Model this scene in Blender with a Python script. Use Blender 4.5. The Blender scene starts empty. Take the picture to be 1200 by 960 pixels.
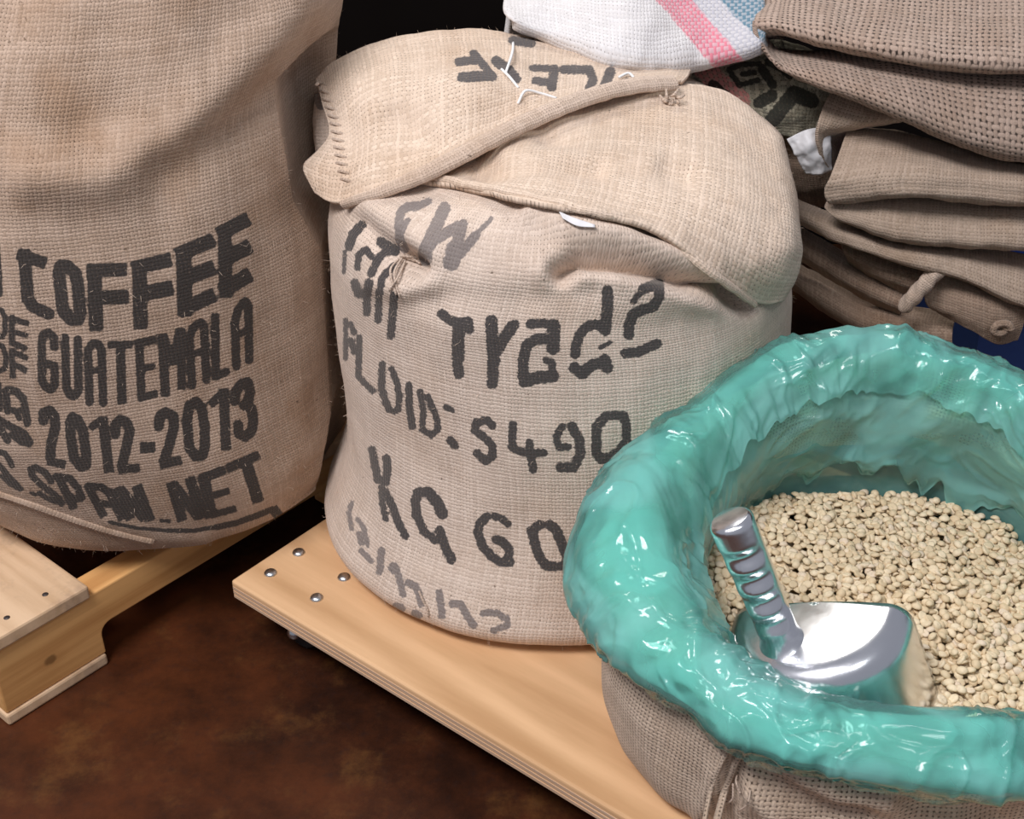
import bpy, math, random
import numpy as np
from mathutils import Vector, Matrix
from mathutils.bvhtree import BVHTree

random.seed(7)
rng = np.random.default_rng(7)
scene = bpy.context.scene
COL = scene.collection

# ------------------------------------------------------------------ camera
FPX, PITCH, CAMH = 1450.0, math.radians(32.0), 1.02
CAM = np.array([0, 0, CAMH])
FW = np.array([0, math.cos(PITCH), -math.sin(PITCH)])
RT = np.array([1.0, 0, 0])
UP = np.cross(RT, FW)
cam_data = bpy.data.cameras.new('camera')
cam_data.sensor_fit = 'HORIZONTAL'
cam_data.sensor_width = 36.0
cam_data.lens = FPX * 36.0 / 1200.0
cam_data.clip_start = 0.02
cam = bpy.data.objects.new('camera', cam_data)
cam.location = CAM
cam.rotation_euler = (math.pi / 2 - PITCH, 0, 0)
COL.objects.link(cam)
scene.camera = cam

# ------------------------------------------------------------------ world, lamps, exposure
world = bpy.data.worlds.new('world')
scene.world = world
world.use_nodes = True
world.node_tree.nodes['Background'].inputs[0].default_value = (0.84, 0.87, 1.0, 1)
world.node_tree.nodes['Background'].inputs[1].default_value = 0.34
scene.view_settings.view_transform = 'Standard'
scene.view_settings.look = 'None'
scene.view_settings.exposure = 0.0
scene.view_settings.gamma = 1.0
scene.view_settings.use_curve_mapping = False


def area_lamp(name, loc, target, sx, sy, power, colour):
    d = bpy.data.lights.new(name, 'AREA')
    d.shape = 'RECTANGLE'
    d.size, d.size_y = sx, sy
    d.energy = power
    d.color = colour
    o = bpy.data.objects.new(name, d)
    o.location = loc
    o.rotation_euler = (Vector(target) - Vector(loc)).to_track_quat('-Z', 'Y').to_euler()
    COL.objects.link(o)
    return o


area_lamp('ceiling_lamp_key', (-0.95, -0.10, 2.6), (0.0, 1.15, 0.3), 1.2, 0.6, 66, (1.0, 0.965, 0.98))
area_lamp('ceiling_lamp_fill', (0.45, -0.6, 2.6), (0.2, 1.0, 0.3), 0.9, 0.3, 9, (0.96, 0.98, 1.0))
area_lamp('ceiling_lamp_rear', (-0.1, 2.9, 2.7), (0.1, 1.2, 0.3), 1.2, 0.4, 26, (1.0, 0.95, 0.88))


# ------------------------------------------------------------------ helpers: pixels, splines, noise
def ray(u, v):
    return (u - 600) / FPX * RT + FW - (v - 480) / FPX * UP


def P(u, v, y):
    d = ray(u, v)
    return CAM + y / d[1] * d


def PZ(u, v, z):
    d = ray(u, v)
    return CAM + (z - CAMH) / d[2] * d


def proj(pts):
    q = np.asarray(pts, float) - CAM
    z = q @ FW
    return 600 + FPX * (q @ RT) / z, 480 - FPX * (q @ UP) / z


def cr_matrix(n, m, closed=False):
    """m samples of a Catmull-Rom spline through n control points as a weight matrix"""
    W = np.zeros((m, n))
    if closed:
        t = np.arange(m) / m * n
    else:
        t = np.linspace(0, n - 1, m)
    for k, tt in enumerate(t):
        i = int(math.floor(tt))
        if not closed:
            i = min(i, n - 2)
        x = tt - i
        w = [-.5 * x + x * x - .5 * x ** 3, 1 - 2.5 * x * x + 1.5 * x ** 3,
             .5 * x + 2 * x * x - 1.5 * x ** 3, -.5 * x * x + .5 * x ** 3]
        for j, ww in zip((i - 1, i, i + 1, i + 2), w):
            if closed:
                W[k, j % n] += ww
            elif j < 0:
                W[k, 0] += 2 * ww
                W[k, 1] -= ww
            elif j > n - 1:
                W[k, n - 1] += 2 * ww
                W[k, n - 2] -= ww
            else:
                W[k, j] += ww
    return W


def spline(ctrl, m, closed=False):
    c = np.asarray(ctrl, float)
    return cr_matrix(len(c), m, closed) @ c


_perm = rng.permutation(256)
_perm = np.concatenate([_perm, _perm, _perm])
_grad = rng.normal(size=(256, 3))
_grad /= np.linalg.norm(_grad, axis=1)[:, None]


def noise3(p):
    p = np.asarray(p, float)
    sh = p.shape[:-1]
    p = p.reshape(-1, 3)
    i = np.floor(p).astype(int)
    f = p - i
    i &= 255
    w = f * f * f * (f * (f * 6 - 15) + 10)
    out = np.zeros(len(p))
    for dx in (0, 1):
        for dy in (0, 1):
            for dz in (0, 1):
                h = _perm[_perm[_perm[(i[:, 0] + dx) & 255] + ((i[:, 1] + dy) & 255)] + ((i[:, 2] + dz) & 255)]
                g = _grad[h]
                d = f - (dx, dy, dz)
                ww = (w[:, 0] if dx else 1 - w[:, 0]) * (w[:, 1] if dy else 1 - w[:, 1]) * (w[:, 2] if dz else 1 - w[:, 2])
                out += ww * (g * d).sum(1)
    return out.reshape(sh)


def fbm(p, octaves=3, gain=.5):
    s, a = 0, 1.0
    p = np.asarray(p, float)
    for k in range(octaves):
        s = s + a * noise3(p * 2 ** k + 17.3 * k)
        a *= gain
    return s


def ridged(p, octaves=3):
    s, a = 0, 1.0
    p = np.asarray(p, float)
    for k in range(octaves):
        s = s + a * (1 - 2.6 * np.abs(noise3(p * 2 ** k + 9.1 * k)))
        a *= .5
    return s


def grid_normals(G, closed=False):
    if closed:
        du = np.roll(G, -1, 1) - np.roll(G, 1, 1)
    else:
        du = np.gradient(G, axis=1)
    dv = np.gradient(G, axis=0)
    n = np.cross(du, dv)
    l = np.linalg.norm(n, axis=2, keepdims=True)
    return n / np.maximum(l, 1e-12)


def face_cam(G, N):
    """flip the normals so that the bulk of the sheet looks at the camera"""
    s = ((CAM - G) * N).sum(2)
    return N if s.mean() > 0 else -N


# ------------------------------------------------------------------ helpers: objects
WM = {}


def link(o, parent=None):
    COL.objects.link(o)
    if parent is not None:
        o.parent = parent
    return o


def tag(o, label=None, cat=None, group=None, kind=None):
    if label:
        o['label'] = label
    if cat:
        o['category'] = cat
    if group:
        o['group'] = group
    if kind:
        o['kind'] = kind
    return o


def thing(name, loc, label, cat, group=None, rotz=0.0):
    o = bpy.data.objects.new(name, None)
    o.location = loc
    o.rotation_euler = (0, 0, rotz)
    o.empty_display_size = .05
    COL.objects.link(o)
    WM[o] = Matrix.Translation(loc) @ Matrix.Rotation(rotz, 4, 'Z')
    return tag(o, label, cat, group)


def to_parent(o, parent):
    """parent an object that is built in world coordinates"""
    WM[o] = Matrix.Translation(o.location) @ o.rotation_euler.to_matrix().to_4x4()
    if parent is not None:
        o.parent = parent
        o.matrix_parent_inverse = WM[parent].inverted()
    return o


def mesh_obj(name, verts, faces, mat, parent=None, smooth=True, uv=None, attrs=None):
    me = bpy.data.meshes.new(name)
    verts = np.asarray(verts, np.float32).reshape(-1, 3)
    if isinstance(faces, np.ndarray):
        k = faces.shape[1]
        nf = len(faces)
        me.vertices.add(len(verts))
        me.vertices.foreach_set('co', verts.ravel())
        me.loops.add(nf * k)
        me.loops.foreach_set('vertex_index', faces.astype(np.int32).ravel())
        me.polygons.add(nf)
        me.polygons.foreach_set('loop_start', np.arange(0, nf * k, k, dtype=np.int32))
        me.update(calc_edges=True)
        me.validate()
    else:
        me.from_pydata([tuple(map(float, v)) for v in verts], [], faces)
        me.update()
    if uv is not None:
        li = np.zeros(len(me.loops), np.int32)
        me.loops.foreach_get('vertex_index', li)
        lay = me.uv_layers.new(name='UVMap')
        lay.data.foreach_set('uv', np.asarray(uv, np.float32).reshape(-1, 2)[li].ravel())
    for k, a in (attrs or {}).items():
        at = me.attributes.new(k, 'FLOAT', 'POINT')
        at.data.foreach_set('value', np.asarray(a, np.float32).ravel())
    me.polygons.foreach_set('use_smooth', np.full(len(me.polygons), smooth))
    me.materials.append(mat)
    o = bpy.data.objects.new(name, me)
    COL.objects.link(o)
    to_parent(o, parent)
    return o


def grid_faces(nr, nc):
    a = np.arange(nr * nc).reshape(nr, nc)
    f = np.stack([a[:-1, :-1], a[:-1, 1:], a[1:, 1:], a[1:, :-1]], -1)
    return f.reshape(-1, 4)


def grid_uv(G):
    """metric uv for a sheet: running length along rows and columns"""
    du = np.linalg.norm(np.diff(G, axis=1), axis=2)
    dv = np.linalg.norm(np.diff(G, axis=0), axis=2)
    u = np.concatenate([[0], np.cumsum(np.median(du, axis=0))])
    v = np.concatenate([[0], np.cumsum(np.median(dv, axis=1))])
    nr, nc = G.shape[:2]
    U, V = np.meshgrid(u, v)
    return np.stack([U, V], -1)


def grid_obj(name, G, mat, parent=None, uv=None, attrs=None, thick=0.0, flip=False):
    nr, nc = G.shape[:2]
    f = grid_faces(nr, nc)
    if flip:
        f = f[:, ::-1]
    o = mesh_obj(name, G, f, mat, parent, True, grid_uv(G) if uv is None else uv, attrs)
    if thick:
        m = o.modifiers.new('thickness', 'SOLIDIFY')
        m.thickness = thick
        m.offset = 0
    return o


def patch(ctrl, nr, nc):
    c = np.asarray(ctrl, float)
    A = cr_matrix(c.shape[0], nr)
    B = cr_matrix(c.shape[1], nc)
    return np.einsum('ri,cj,ijk->rck', A, B, c)


def coarse_bvh(G, step=4):
    g = G[::step, ::step]
    return BVHTree.FromPolygons([tuple(v) for v in g.reshape(-1, 3)], grid_faces(*g.shape[:2]).tolist())


def tube(name, pts, rad, mat, parent=None, n=8, m=None, attrs=None):
    """a round tube along a spline; rad is one radius or one per control point"""
    pts = np.asarray(pts, float)
    m = m or max(8, len(pts) * 6)
    c = spline(pts, m)
    r = np.full(m, rad) if np.isscalar(rad) else spline(np.asarray(rad, float)[:, None], m)[:, 0]
    t = np.gradient(c, axis=0)
    t /= np.linalg.norm(t, axis=1)[:, None]
    ref = np.array([0.3, 0.2, 0.93])
    a = np.cross(t, ref)
    a /= np.linalg.norm(a, axis=1)[:, None]
    b = np.cross(t, a)
    th = np.linspace(0, 2 * math.pi, n, endpoint=False)
    G = c[:, None] + r[:, None, None] * (np.cos(th)[None, :, None] * a[:, None] + np.sin(th)[None, :, None] * b[:, None])
    idx = np.arange(m * n).reshape(m, n)
    f = np.stack([idx[:-1], np.roll(idx, -1, 1)[:-1], np.roll(idx, -1, 1)[1:], idx[1:]], -1).reshape(-1, 4).tolist()
    f.append(idx[0].tolist()[::-1])
    f.append(idx[-1].tolist())
    L = np.concatenate([[0], np.cumsum(np.linalg.norm(np.diff(c, axis=0), axis=1))])
    uv = np.stack(np.broadcast_arrays(L[:, None], (th * np.mean(r))[None, :]), -1)
    return mesh_obj(name, G, f, mat, parent, True, uv, attrs)


def box(name, e1, e2, o, a0, a1, b0, b1, z0, z1, mat, parent=None, bev=0.002, seg=2):
    """box spanned by two horizontal axes e1, e2 from origin o; built about its own frame so uv/object coords follow the grain"""
    e1, e2 = np.array([e1[0], e1[1], 0.]), np.array([e2[0], e2[1], 0.])
    la, lb, lz = a1 - a0, b1 - b0, z1 - z0
    vs = [(x, y, z) for z in (-lz / 2, lz / 2) for y in (-lb / 2, lb / 2) for x in (-la / 2, la / 2)]
    fs = [(0, 2, 3, 1), (4, 5, 7, 6), (0, 1, 5, 4), (2, 6, 7, 3), (0, 4, 6, 2), (1, 3, 7, 5)]
    me = bpy.data.meshes.new(name)
    me.from_pydata(vs, [], fs)
    me.update()
    me.materials.append(mat)
    ob = bpy.data.objects.new(name, me)
    c = np.array([o[0], o[1], 0.]) + e1 * (a0 + a1) / 2 + e2 * (b0 + b1) / 2 + np.array([0, 0, (z0 + z1) / 2])
    ob.location = c
    ob.rotation_euler = (0, 0, math.atan2(e1[1], e1[0]))
    COL.objects.link(ob)
    to_parent(ob, parent)
    if bev:
        m = ob.modifiers.new('bevel', 'BEVEL')
        m.width = bev
        m.segments = seg
    return ob


def lathe(name, prof, mat, parent=None, n=24, loc=(0, 0, 0), axis=None):
    """surface of revolution about z (or about axis) of [(r, z), ...]"""
    th = np.linspace(0, 2 * math.pi, n, endpoint=False)
    V = np.array([[(r * math.cos(t), r * math.sin(t), z) for t in th] for r, z in prof])
    idx = np.arange(len(prof) * n).reshape(len(prof), n)
    f = np.stack([idx[:-1], np.roll(idx, -1, 1)[:-1], np.roll(idx, -1, 1)[1:], idx[1:]], -1).reshape(-1, 4).tolist()
    f.append(idx[0].tolist()[::-1])
    f.append(idx[-1].tolist())
    V = V.reshape(-1, 3)
    if axis is not None:
        R = np.array(Vector((0, 0, 1)).rotation_difference(Vector(axis)).to_matrix())
        V = V @ R.T
    return mesh_obj(name, V + np.asarray(loc), f, mat, parent, True)


# ------------------------------------------------------------------ print on cloth: distance to brush strokes
def stroke_sdf(u, v, strokes, square=False, far=60.0):
    """signed distance (photo pixels) from surface points to a set of painted strokes [(width, [(u,v), ...]), ...]"""
    d = np.full(u.shape, far)
    f_ = far * .7
    for w, pts in strokes:
        pts = np.asarray(pts, float)
        h = w / 2
        m = (u > pts[:, 0].min() - f_) & (u < pts[:, 0].max() + f_) & (v > pts[:, 1].min() - f_) & (v < pts[:, 1].max() + f_)
        if not m.any():
            continue
        uu, vv = u[m], v[m]
        dd = d[m]
        if len(pts) == 1:
            dd = np.minimum(dd, np.hypot(uu - pts[0, 0], vv - pts[0, 1]) - h)
        for a, b in zip(pts[:-1], pts[1:]):
            ab = b - a
            L = math.hypot(*ab) + 1e-9
            t = ab / L
            x = (uu - a[0]) * t[0] + (vv - a[1]) * t[1]
            y = -(uu - a[0]) * t[1] + (vv - a[1]) * t[0]
            if square and len(pts) == 2:
                qx = np.abs(x - L / 2) - L / 2
                qy = np.abs(y) - h
                s = np.hypot(np.maximum(qx, 0), np.maximum(qy, 0)) + np.minimum(np.maximum(qx, qy), 0)
            else:
                xx = np.clip(x, 0, L)
                s = np.hypot(x - xx, y) - h
            dd = np.minimum(dd, s)
        d[m] = dd
    return d


def ink_on(G, N, strokes, square=False):
    u, v = proj(G)
    s = stroke_sdf(u, v, strokes, square)
    facing = ((CAM - G) * N).sum(-1)
    s[facing < 0] = 60
    return s


def sculpt(G, N, dents):
    """push cloth in or out along drawn lines: (width px, depth m, [(u,v), ...])"""
    u, v = proj(G)
    facing = ((CAM - G) * N).sum(-1) > -0.02
    D = np.zeros(u.shape)
    for w, dep, pts in dents:
        s = stroke_sdf(u, v, [(0.0, pts)], far=220.0)
        s[s > 150] = 1e3
        D += np.where(facing, dep * np.exp(-(s / w) ** 2), 0)
    return G + N * D[..., None]


def smooth_grid(D, it=2):
    return D


# ------------------------------------------------------------------ materials
class NT:
    def __init__(self, name):
        self.mat = bpy.data.materials.new(name)
        self.mat.use_nodes = True
        self.t = self.mat.node_tree
        self.t.nodes.clear()
        self.out = self.t.nodes.new('ShaderNodeOutputMaterial')

    def n(self, typ, **kw):
        nd = self.t.nodes.new('ShaderNode' + typ)
        for k, v in kw.items():
            if k.startswith('i_'):
                nd.inputs[k[2:].replace('_', ' ')].default_value = v
            else:
                setattr(nd, k, v)
        return nd

    def l(self, a, b):
        self.t.links.new(a, b)

    def math(self, op, a, b=None, c=None, clamp=False):
        nd = self.t.nodes.new('ShaderNodeMath')
        nd.operation = op
        nd.use_clamp = clamp
        for i, x in enumerate((a, b, c)):
            if x is None:
                continue
            if isinstance(x, (int, float)):
                nd.inputs[i].default_value = x
            else:
                self.l(x, nd.inputs[i])
        return nd.outputs[0]

    def mix(self, fac, a, b, mode='MIX'):
        nd = self.t.nodes.new('ShaderNodeMix')
        nd.data_type = 'RGBA'
        nd.blend_type = mode
        for sock, x in ((nd.inputs[0], fac), (nd.inputs[6], a), (nd.inputs[7], b)):
            if isinstance(x, (int, float)):
                sock.default_value = x
            elif isinstance(x, tuple):
                sock.default_value = (*x, 1) if len(x) == 3 else x
            else:
                self.l(x, sock)
        return nd.outputs[2]

    def step(self, x, lo, hi):
        nd = self.t.nodes.new('ShaderNodeMapRange')
        nd.interpolation_type = 'SMOOTHSTEP'
        self.l(x, nd.inputs[0])
        nd.inputs[1].default_value = lo
        nd.inputs[2].default_value = hi
        return nd.outputs[0]

    def noise(self, vec, scale, detail=3, rough=.55):
        nd = self.n('TexNoise', i_Scale=scale, i_Detail=detail, i_Roughness=rough)
        if vec is not None:
            self.l(vec, nd.inputs['Vector'])
        return nd.outputs[0]

    def attr(self, name):
        nd = self.n('Attribute', attribute_name=name)
        return nd.outputs['Fac']


def burlap(name, pitch, light, dark, hole=.35, bump=.5, patch_scale=9, ink=None, ink_pale=None, ink_col=(.018, .018, .02),
           bands=None, stain=.35, hole_col=.22, dist=.0016, rough=.95, wobble=.0012, ink_wob=5.0, ink_grow=.8, hole_min=.35):
    T = NT(name)
    uvn = T.n('UVMap', uv_map='UVMap')
    geo = T.n('TexCoord')
    obj = geo.outputs['Object']
    # uneven thread spacing
    wn = T.n('TexNoise', i_Scale=60.0, i_Detail=2)
    T.l(uvn.outputs[0], wn.inputs['Vector'])
    sub = T.n('VectorMath', operation='SUBTRACT')
    T.l(wn.outputs['Color'], sub.inputs[0])
    sub.inputs[1].default_value = (.5, .5, .5)
    sc = T.n('VectorMath', operation='SCALE')
    T.l(sub.outputs[0], sc.inputs[0])
    sc.inputs['Scale'].default_value = wobble * 3
    add = T.n('VectorMath', operation='ADD')
    T.l(uvn.outputs[0], add.inputs[0])
    T.l(sc.outputs[0], add.inputs[1])
    scl = T.n('VectorMath', operation='SCALE')
    T.l(add.outputs[0], scl.inputs[0])
    scl.inputs['Scale'].default_value = 1.0 / pitch
    sep = T.n('SeparateXYZ')
    T.l(scl.outputs[0], sep.inputs[0])
    x, y = sep.outputs[0], sep.outputs[1]
    sx = T.math('SINE', T.math('MULTIPLY', x, math.pi))
    sy = T.math('SINE', T.math('MULTIPLY', y, math.pi))
    Pp = T.math('MULTIPLY', sx, sy)
    ax, ay = T.math('ABSOLUTE', sx), T.math('ABSOLUTE', sy)
    warp = T.math('ADD', T.math('MULTIPLY', ax, .62), T.math('MULTIPLY', Pp, .4))
    weft = T.math('SUBTRACT', T.math('MULTIPLY', ay, .62), T.math('MULTIPLY', Pp, .4))
    h = T.math('MAXIMUM', warp, weft)
    top = T.math('GREATER_THAN', warp, weft)
    # thread by thread tone
    fx, fy = T.math('FLOOR', x), T.math('FLOOR', y)
    w1 = T.n('TexWhiteNoise', noise_dimensions='1D')
    T.l(fx, w1.inputs['W'])
    w2 = T.n('TexWhiteNoise', noise_dimensions='1D')
    T.l(T.math('ADD', fy, 500.5), w2.inputs['W'])
    c1 = T.n('CombineXYZ')
    T.l(T.math('MULTIPLY', fx, 3.7), c1.inputs[0])
    T.l(T.math('MULTIPLY', y, .16), c1.inputs[1])
    c2 = T.n('CombineXYZ')
    T.l(T.math('MULTIPLY', fy, 3.7), c2.inputs[1])
    T.l(T.math('MULTIPLY', x, .16), c2.inputs[0])
    s1 = T.noise(c1.outputs[0], 1.0, 2)
    s2 = T.noise(c2.outputs[0], 1.0, 2)
    t1 = T.math('ADD', T.math('MULTIPLY', w1.outputs[0], .35), T.math('MULTIPLY', s1, .65))
    t2 = T.math('ADD', T.math('MULTIPLY', w2.outputs[0], .35), T.math('MULTIPLY', s2, .65))
    tone = T.n('Mix', data_type='FLOAT')
    T.l(top, tone.inputs[0])
    T.l(t2, tone.inputs[2])
    T.l(t1, tone.inputs[3])
    fine = T.noise(uvn.outputs[0], 900.0, 2)
    big = T.noise(obj, patch_scale, 4, .6)
    k = T.math('ADD', T.math('MULTIPLY', T.step(tone.outputs[0], .25, .75), .55), T.math('MULTIPLY', T.step(fine, .3, .7), .45))
    col = T.mix(k, dark, light)
    st = T.step(big, .45, .72)
    col = T.mix(T.math('MULTIPLY', st, stain), col, (.62, .46, .30), 'MULTIPLY')
    # dark flecks of bark in the jute
    fl = T.noise(obj, 190.0, 1)
    col = T.mix(T.math('MULTIPLY', T.step(fl, .74, .80), .7), col, (.10, .06, .035))
    hl = T.math('SUBTRACT', 1.0, T.step(h, hole * .4, hole + .08))
    hl = T.math('MULTIPLY', hl, T.math('ADD', hole_min, T.math('MULTIPLY', T.step(T.noise(obj, 28, 3), .38, .62), 1 - hole_min)))
    gap = T.mix(1.0, col, (hole_col, hole_col * .92, hole_col * .85), 'MULTIPLY')
    if bands:
        edge = T.math('MULTIPLY', T.math('SUBTRACT', T.noise(uvn.outputs[0], 140.0, 1), .5), 6.0)
        for an, bc in bands:
            f = T.math('SUBTRACT', 1.0, T.step(T.math('ADD', T.attr(an), edge), -1.5, 1.5))
            col = T.mix(T.math('MULTIPLY', f, T.math('ADD', T.math('MULTIPLY', top, .45), .5)), col, bc)
    for an, strength, ic in ((ink, .95, ink_col), (ink_pale, .72, (.07, .07, .085))):
        if an:
            wob = T.math('MULTIPLY', T.math('SUBTRACT', T.noise(uvn.outputs[0], 230.0, 2), .5), ink_wob)
            f = T.math('SUBTRACT', 1.0, T.step(T.math('ADD', T.attr(an), wob), ink_grow - .8, ink_grow + .8))
            wear = T.step(T.noise(uvn.outputs[0], 420.0, 3), .22, .45)
            wear = T.math('ADD', T.math('MULTIPLY', wear, .25), .75)
            col = T.mix(T.math('MULTIPLY', T.math('MULTIPLY', f, wear), strength), col, ic)
    col = T.mix(hl, col, gap)
    fz = T.noise(uvn.outputs[0], 1500.0, 2)
    hh = T.math('ADD', h, T.math('MULTIPLY', fz, .5))
    bp = T.n('Bump', i_Strength=bump, i_Distance=dist)
    T.l(hh, bp.inputs['Height'])
    b = T.n('BsdfPrincipled', i_Roughness=rough)
    b.inputs['Specular IOR Level'].default_value = .15
    b.inputs['Sheen Weight'].default_value = .22
    b.inputs['Sheen Roughness'].default_value = .6
    b.inputs['Sheen Tint'].default_value = (1, .9, .8, 1)
    T.l(col, b.inputs['Base Color'])
    T.l(bp.outputs[0], b.inputs['Normal'])
    T.l(b.outputs[0], T.out.inputs[0])
    return T.mat


def plain(name, col, rough=.6, metal=0.0, bump=0.0, scale=80, spec=.4, var=.15):
    T = NT(name)
    g = T.n('TexCoord')
    nz = T.noise(g.outputs['Object'], scale, 4)
    c = T.mix(nz, tuple(x * (1 - var) for x in col), tuple(min(1, x * (1 + var)) for x in col))
    b = T.n('BsdfPrincipled', i_Roughness=rough, i_Metallic=metal)
    b.inputs['Specular IOR Level'].default_value = spec
    T.l(c, b.inputs['Base Color'])
    if bump:
        bp = T.n('Bump', i_Strength=bump, i_Distance=.002)
        T.l(nz, bp.inputs['Height'])
        T.l(bp.outputs[0], b.inputs['Normal'])
    T.l(b.outputs[0], T.out.inputs[0])
    return T.mat


def wood(name, light, dark, grain=(4, 60, 60), rough=.6, knots=0.0, grime=0.0, contrast=1.0):
    T = NT(name)
    g = T.n('TexCoord')
    mp = T.n('Mapping')
    mp.inputs['Scale'].default_value = grain
    T.l(g.outputs['Object'], mp.inputs[0])
    n1 = T.noise(mp.outputs[0], 1.0, 5, .6)
    wv = T.n('TexWave', i_Scale=.35, i_Distortion=9.0, i_Detail=3.0)
    wv.bands_direction = 'Y'
    T.l(mp.outputs[0], wv.inputs['Vector'])
    f = T.math('ADD', T.math('MULTIPLY', T.step(n1, .3, .7), .6), T.math('MULTIPLY', wv.outputs[1], .4 * contrast))
    c = T.mix(f, dark, light)
    if knots:
        sp = T.n('SeparateXYZ')
        T.l(g.outputs['Object'], sp.inputs[0])
        kx_ = T.math('DIVIDE', T.math('SUBTRACT', sp.outputs[0], knots[0]), .009)
        kz_ = T.math('DIVIDE', T.math('SUBTRACT', sp.outputs[2], knots[1]), .007)
        kr_ = T.math('ADD', T.math('SQRT', T.math('ADD', T.math('MULTIPLY', kx_, kx_), T.math('MULTIPLY', kz_, kz_))), T.math('MULTIPLY', T.noise(g.outputs['Object'], 160, 2), .5))
        kf = T.math('SUBTRACT', 1.0, T.step(kr_, .8, 1.35))
        halo = T.math('SUBTRACT', 1.0, T.step(kr_, 1.2, 3.2))
        c = T.mix(T.math('MULTIPLY', halo, .35), c, dark)
        c = T.mix(T.math('MULTIPLY', kf, .75), c, tuple(x * .35 for x in dark))
    if grime:
        gn = T.noise(g.outputs['Object'], 14, 5, .7)
        c = T.mix(T.math('MULTIPLY', T.step(gn, .48, .72), grime), c, (.25, .17, .13))
    b = T.n('BsdfPrincipled', i_Roughness=rough)
    b.inputs['Specular IOR Level'].default_value = .3
    T.l(c, b.inputs['Base Color'])
    bp = T.n('Bump', i_Strength=.25, i_Distance=.001)
    T.l(n1, bp.inputs['Height'])
    T.l(bp.outputs[0], b.inputs['Normal'])
    T.l(b.outputs[0], T.out.inputs[0])
    return T.mat


def plastic_film(name, tint, body, rough=.16):
    T = NT(name)
    g = T.n('TexCoord')
    nz = T.noise(g.outputs['Object'], 22, 3)
    tr = T.n('BsdfTransparent')
    tr.inputs[0].default_value = (*tint, 1)
    df = T.n('BsdfDiffuse')
    tl = T.n('BsdfTranslucent')
    colr = T.mix(nz, body, tuple(min(1, x * 1.15 + .02) for x in body))
    T.l(colr, df.inputs[0])
    T.l(colr, tl.inputs[0])
    m1 = T.n('MixShader')
    m1.inputs[0].default_value = .42
    T.l(df.outputs[0], m1.inputs[1])
    T.l(tl.outputs[0], m1.inputs[2])
    m2 = T.n('MixShader')
    fac = T.math('ADD', T.math('MULTIPLY', T.math('SUBTRACT', nz, .5), .35), T.attr('clear'), clamp=True)
    T.l(fac, m2.inputs[0])
    T.l(m1.outputs[0], m2.inputs[1])
    T.l(tr.outputs[0], m2.inputs[2])
    gl = T.n('BsdfGlossy', i_Roughness=rough)
    fn = T.n('TexNoise', i_Scale=70.0, i_Detail=2)
    T.l(g.outputs['Object'], fn.inputs['Vector'])
    bp = T.n('Bump', i_Strength=.12, i_Distance=.002)
    T.l(fn.outputs[0], bp.inputs['Height'])
    T.l(bp.outputs[0], gl.inputs['Normal'])
    fr = T.n('Fresnel', i_IOR=1.45)
    T.l(bp.outputs[0], fr.inputs['Normal'])
    m3 = T.n('MixShader')
    T.l(T.math('MULTIPLY', fr.outputs[0], 1.0, clamp=True), m3.inputs[0])
    T.l(m2.outputs[0], m3.inputs[1])
    T.l(gl.outputs[0], m3.inputs[2])
    T.l(m3.outputs[0], T.out.inputs[0])
    return T.mat


M_sackA = burlap('burlap_coffee_print', .0037, (.58, .435, .335), (.37, .26, .185), hole=.30, ink='ink', stain=.5, ink_wob=3.0, ink_grow=.2)
M_sackB = burlap('burlap_fair_trade', .0040, (.79, .655, .55), (.55, .435, .35), hole=.24, ink='ink', ink_pale='ink_pale', stain=.20,
                 ink_col=(.028, .028, .032), ink_wob=5.5, ink_grow=1.0)
M_flapB = burlap('burlap_flap', .0044, (.82, .665, .535), (.54, .41, .305), hole=.25, ink='ink', stain=.28, ink_col=(.05, .05, .058))
M_sackC = burlap('burlap_open_sack', .0040, (.68, .54, .42), (.44, .33, .245), hole=.46, ink='ink', stain=.25, hole_col=.12, dist=.0022, hole_min=.7)
M_rollC = burlap('burlap_rolled_cuff', .0040, (.80, .69, .53), (.58, .47, .34), hole=.45, stain=.2, hole_col=.25)
M_coarse = burlap('burlap_coarse_folded', .0068, (.55, .415, .335), (.33, .235, .18), hole=.50, stain=.3, hole_col=.06, dist=.003, hole_min=.75)
M_medium = burlap('burlap_medium_folded', .0042, (.56, .435, .34), (.36, .265, .195), hole=.28, stain=.3)
M_brown = burlap('burlap_brown_folded', .0038, (.44, .32, .24), (.25, .17, .12), hole=.25, stain=.5)
M_rope = burlap('jute_rope', .0030, (.74, .59, .48), (.46, .35, .27), hole=.3, stain=.3)
M_white = burlap('woven_white_sack', .0044, (.82, .80, .80), (.68, .655, .645), hole=.20, stain=.1,
                 bands=[('stripe_grey', (.50, .50, .55)), ('stripe_pink', (.78, .23, .30)), ('stripe_blue', (.10, .22, .30))])
M_dark = burlap('woven_dark_printed_sack', .0052, (.56, .51, .38), (.12, .12, .09), hole=.3, stain=.45, patch_scale=30,
                bands=[('stripe_pink', (.75, .30, .27))], ink='ink', ink_col=(.02, .022, .018))
M_fuzz = plain('jute_fibre', (.62, .48, .37), .9, var=.1)
M_thread = plain('white_thread', (.85, .85, .84), .7, var=.05)
M_label = plain('white_tag', (.72, .71, .72), .45, scale=60, var=.2)
M_ply = wood('birch_plywood', (.81, .52, .29), (.54, .31, .15), grain=(2.2, 18, 40), rough=.5, contrast=1.2)
M_plyedge = wood('plywood_edge', (.66, .47, .33), (.50, .33, .215), grain=(6, 6, 260), rough=.7)
M_pine = wood('pine_stringer', (.84, .47, .18), (.55, .26, .085), grain=(3, 30, 60), rough=.65, knots=(.062, .052), contrast=1.4)
M_deck = wood('weathered_deck_board', (.78, .55, .35), (.58, .38, .22), grain=(4, 40, 40), rough=.8, grime=.5)
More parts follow.
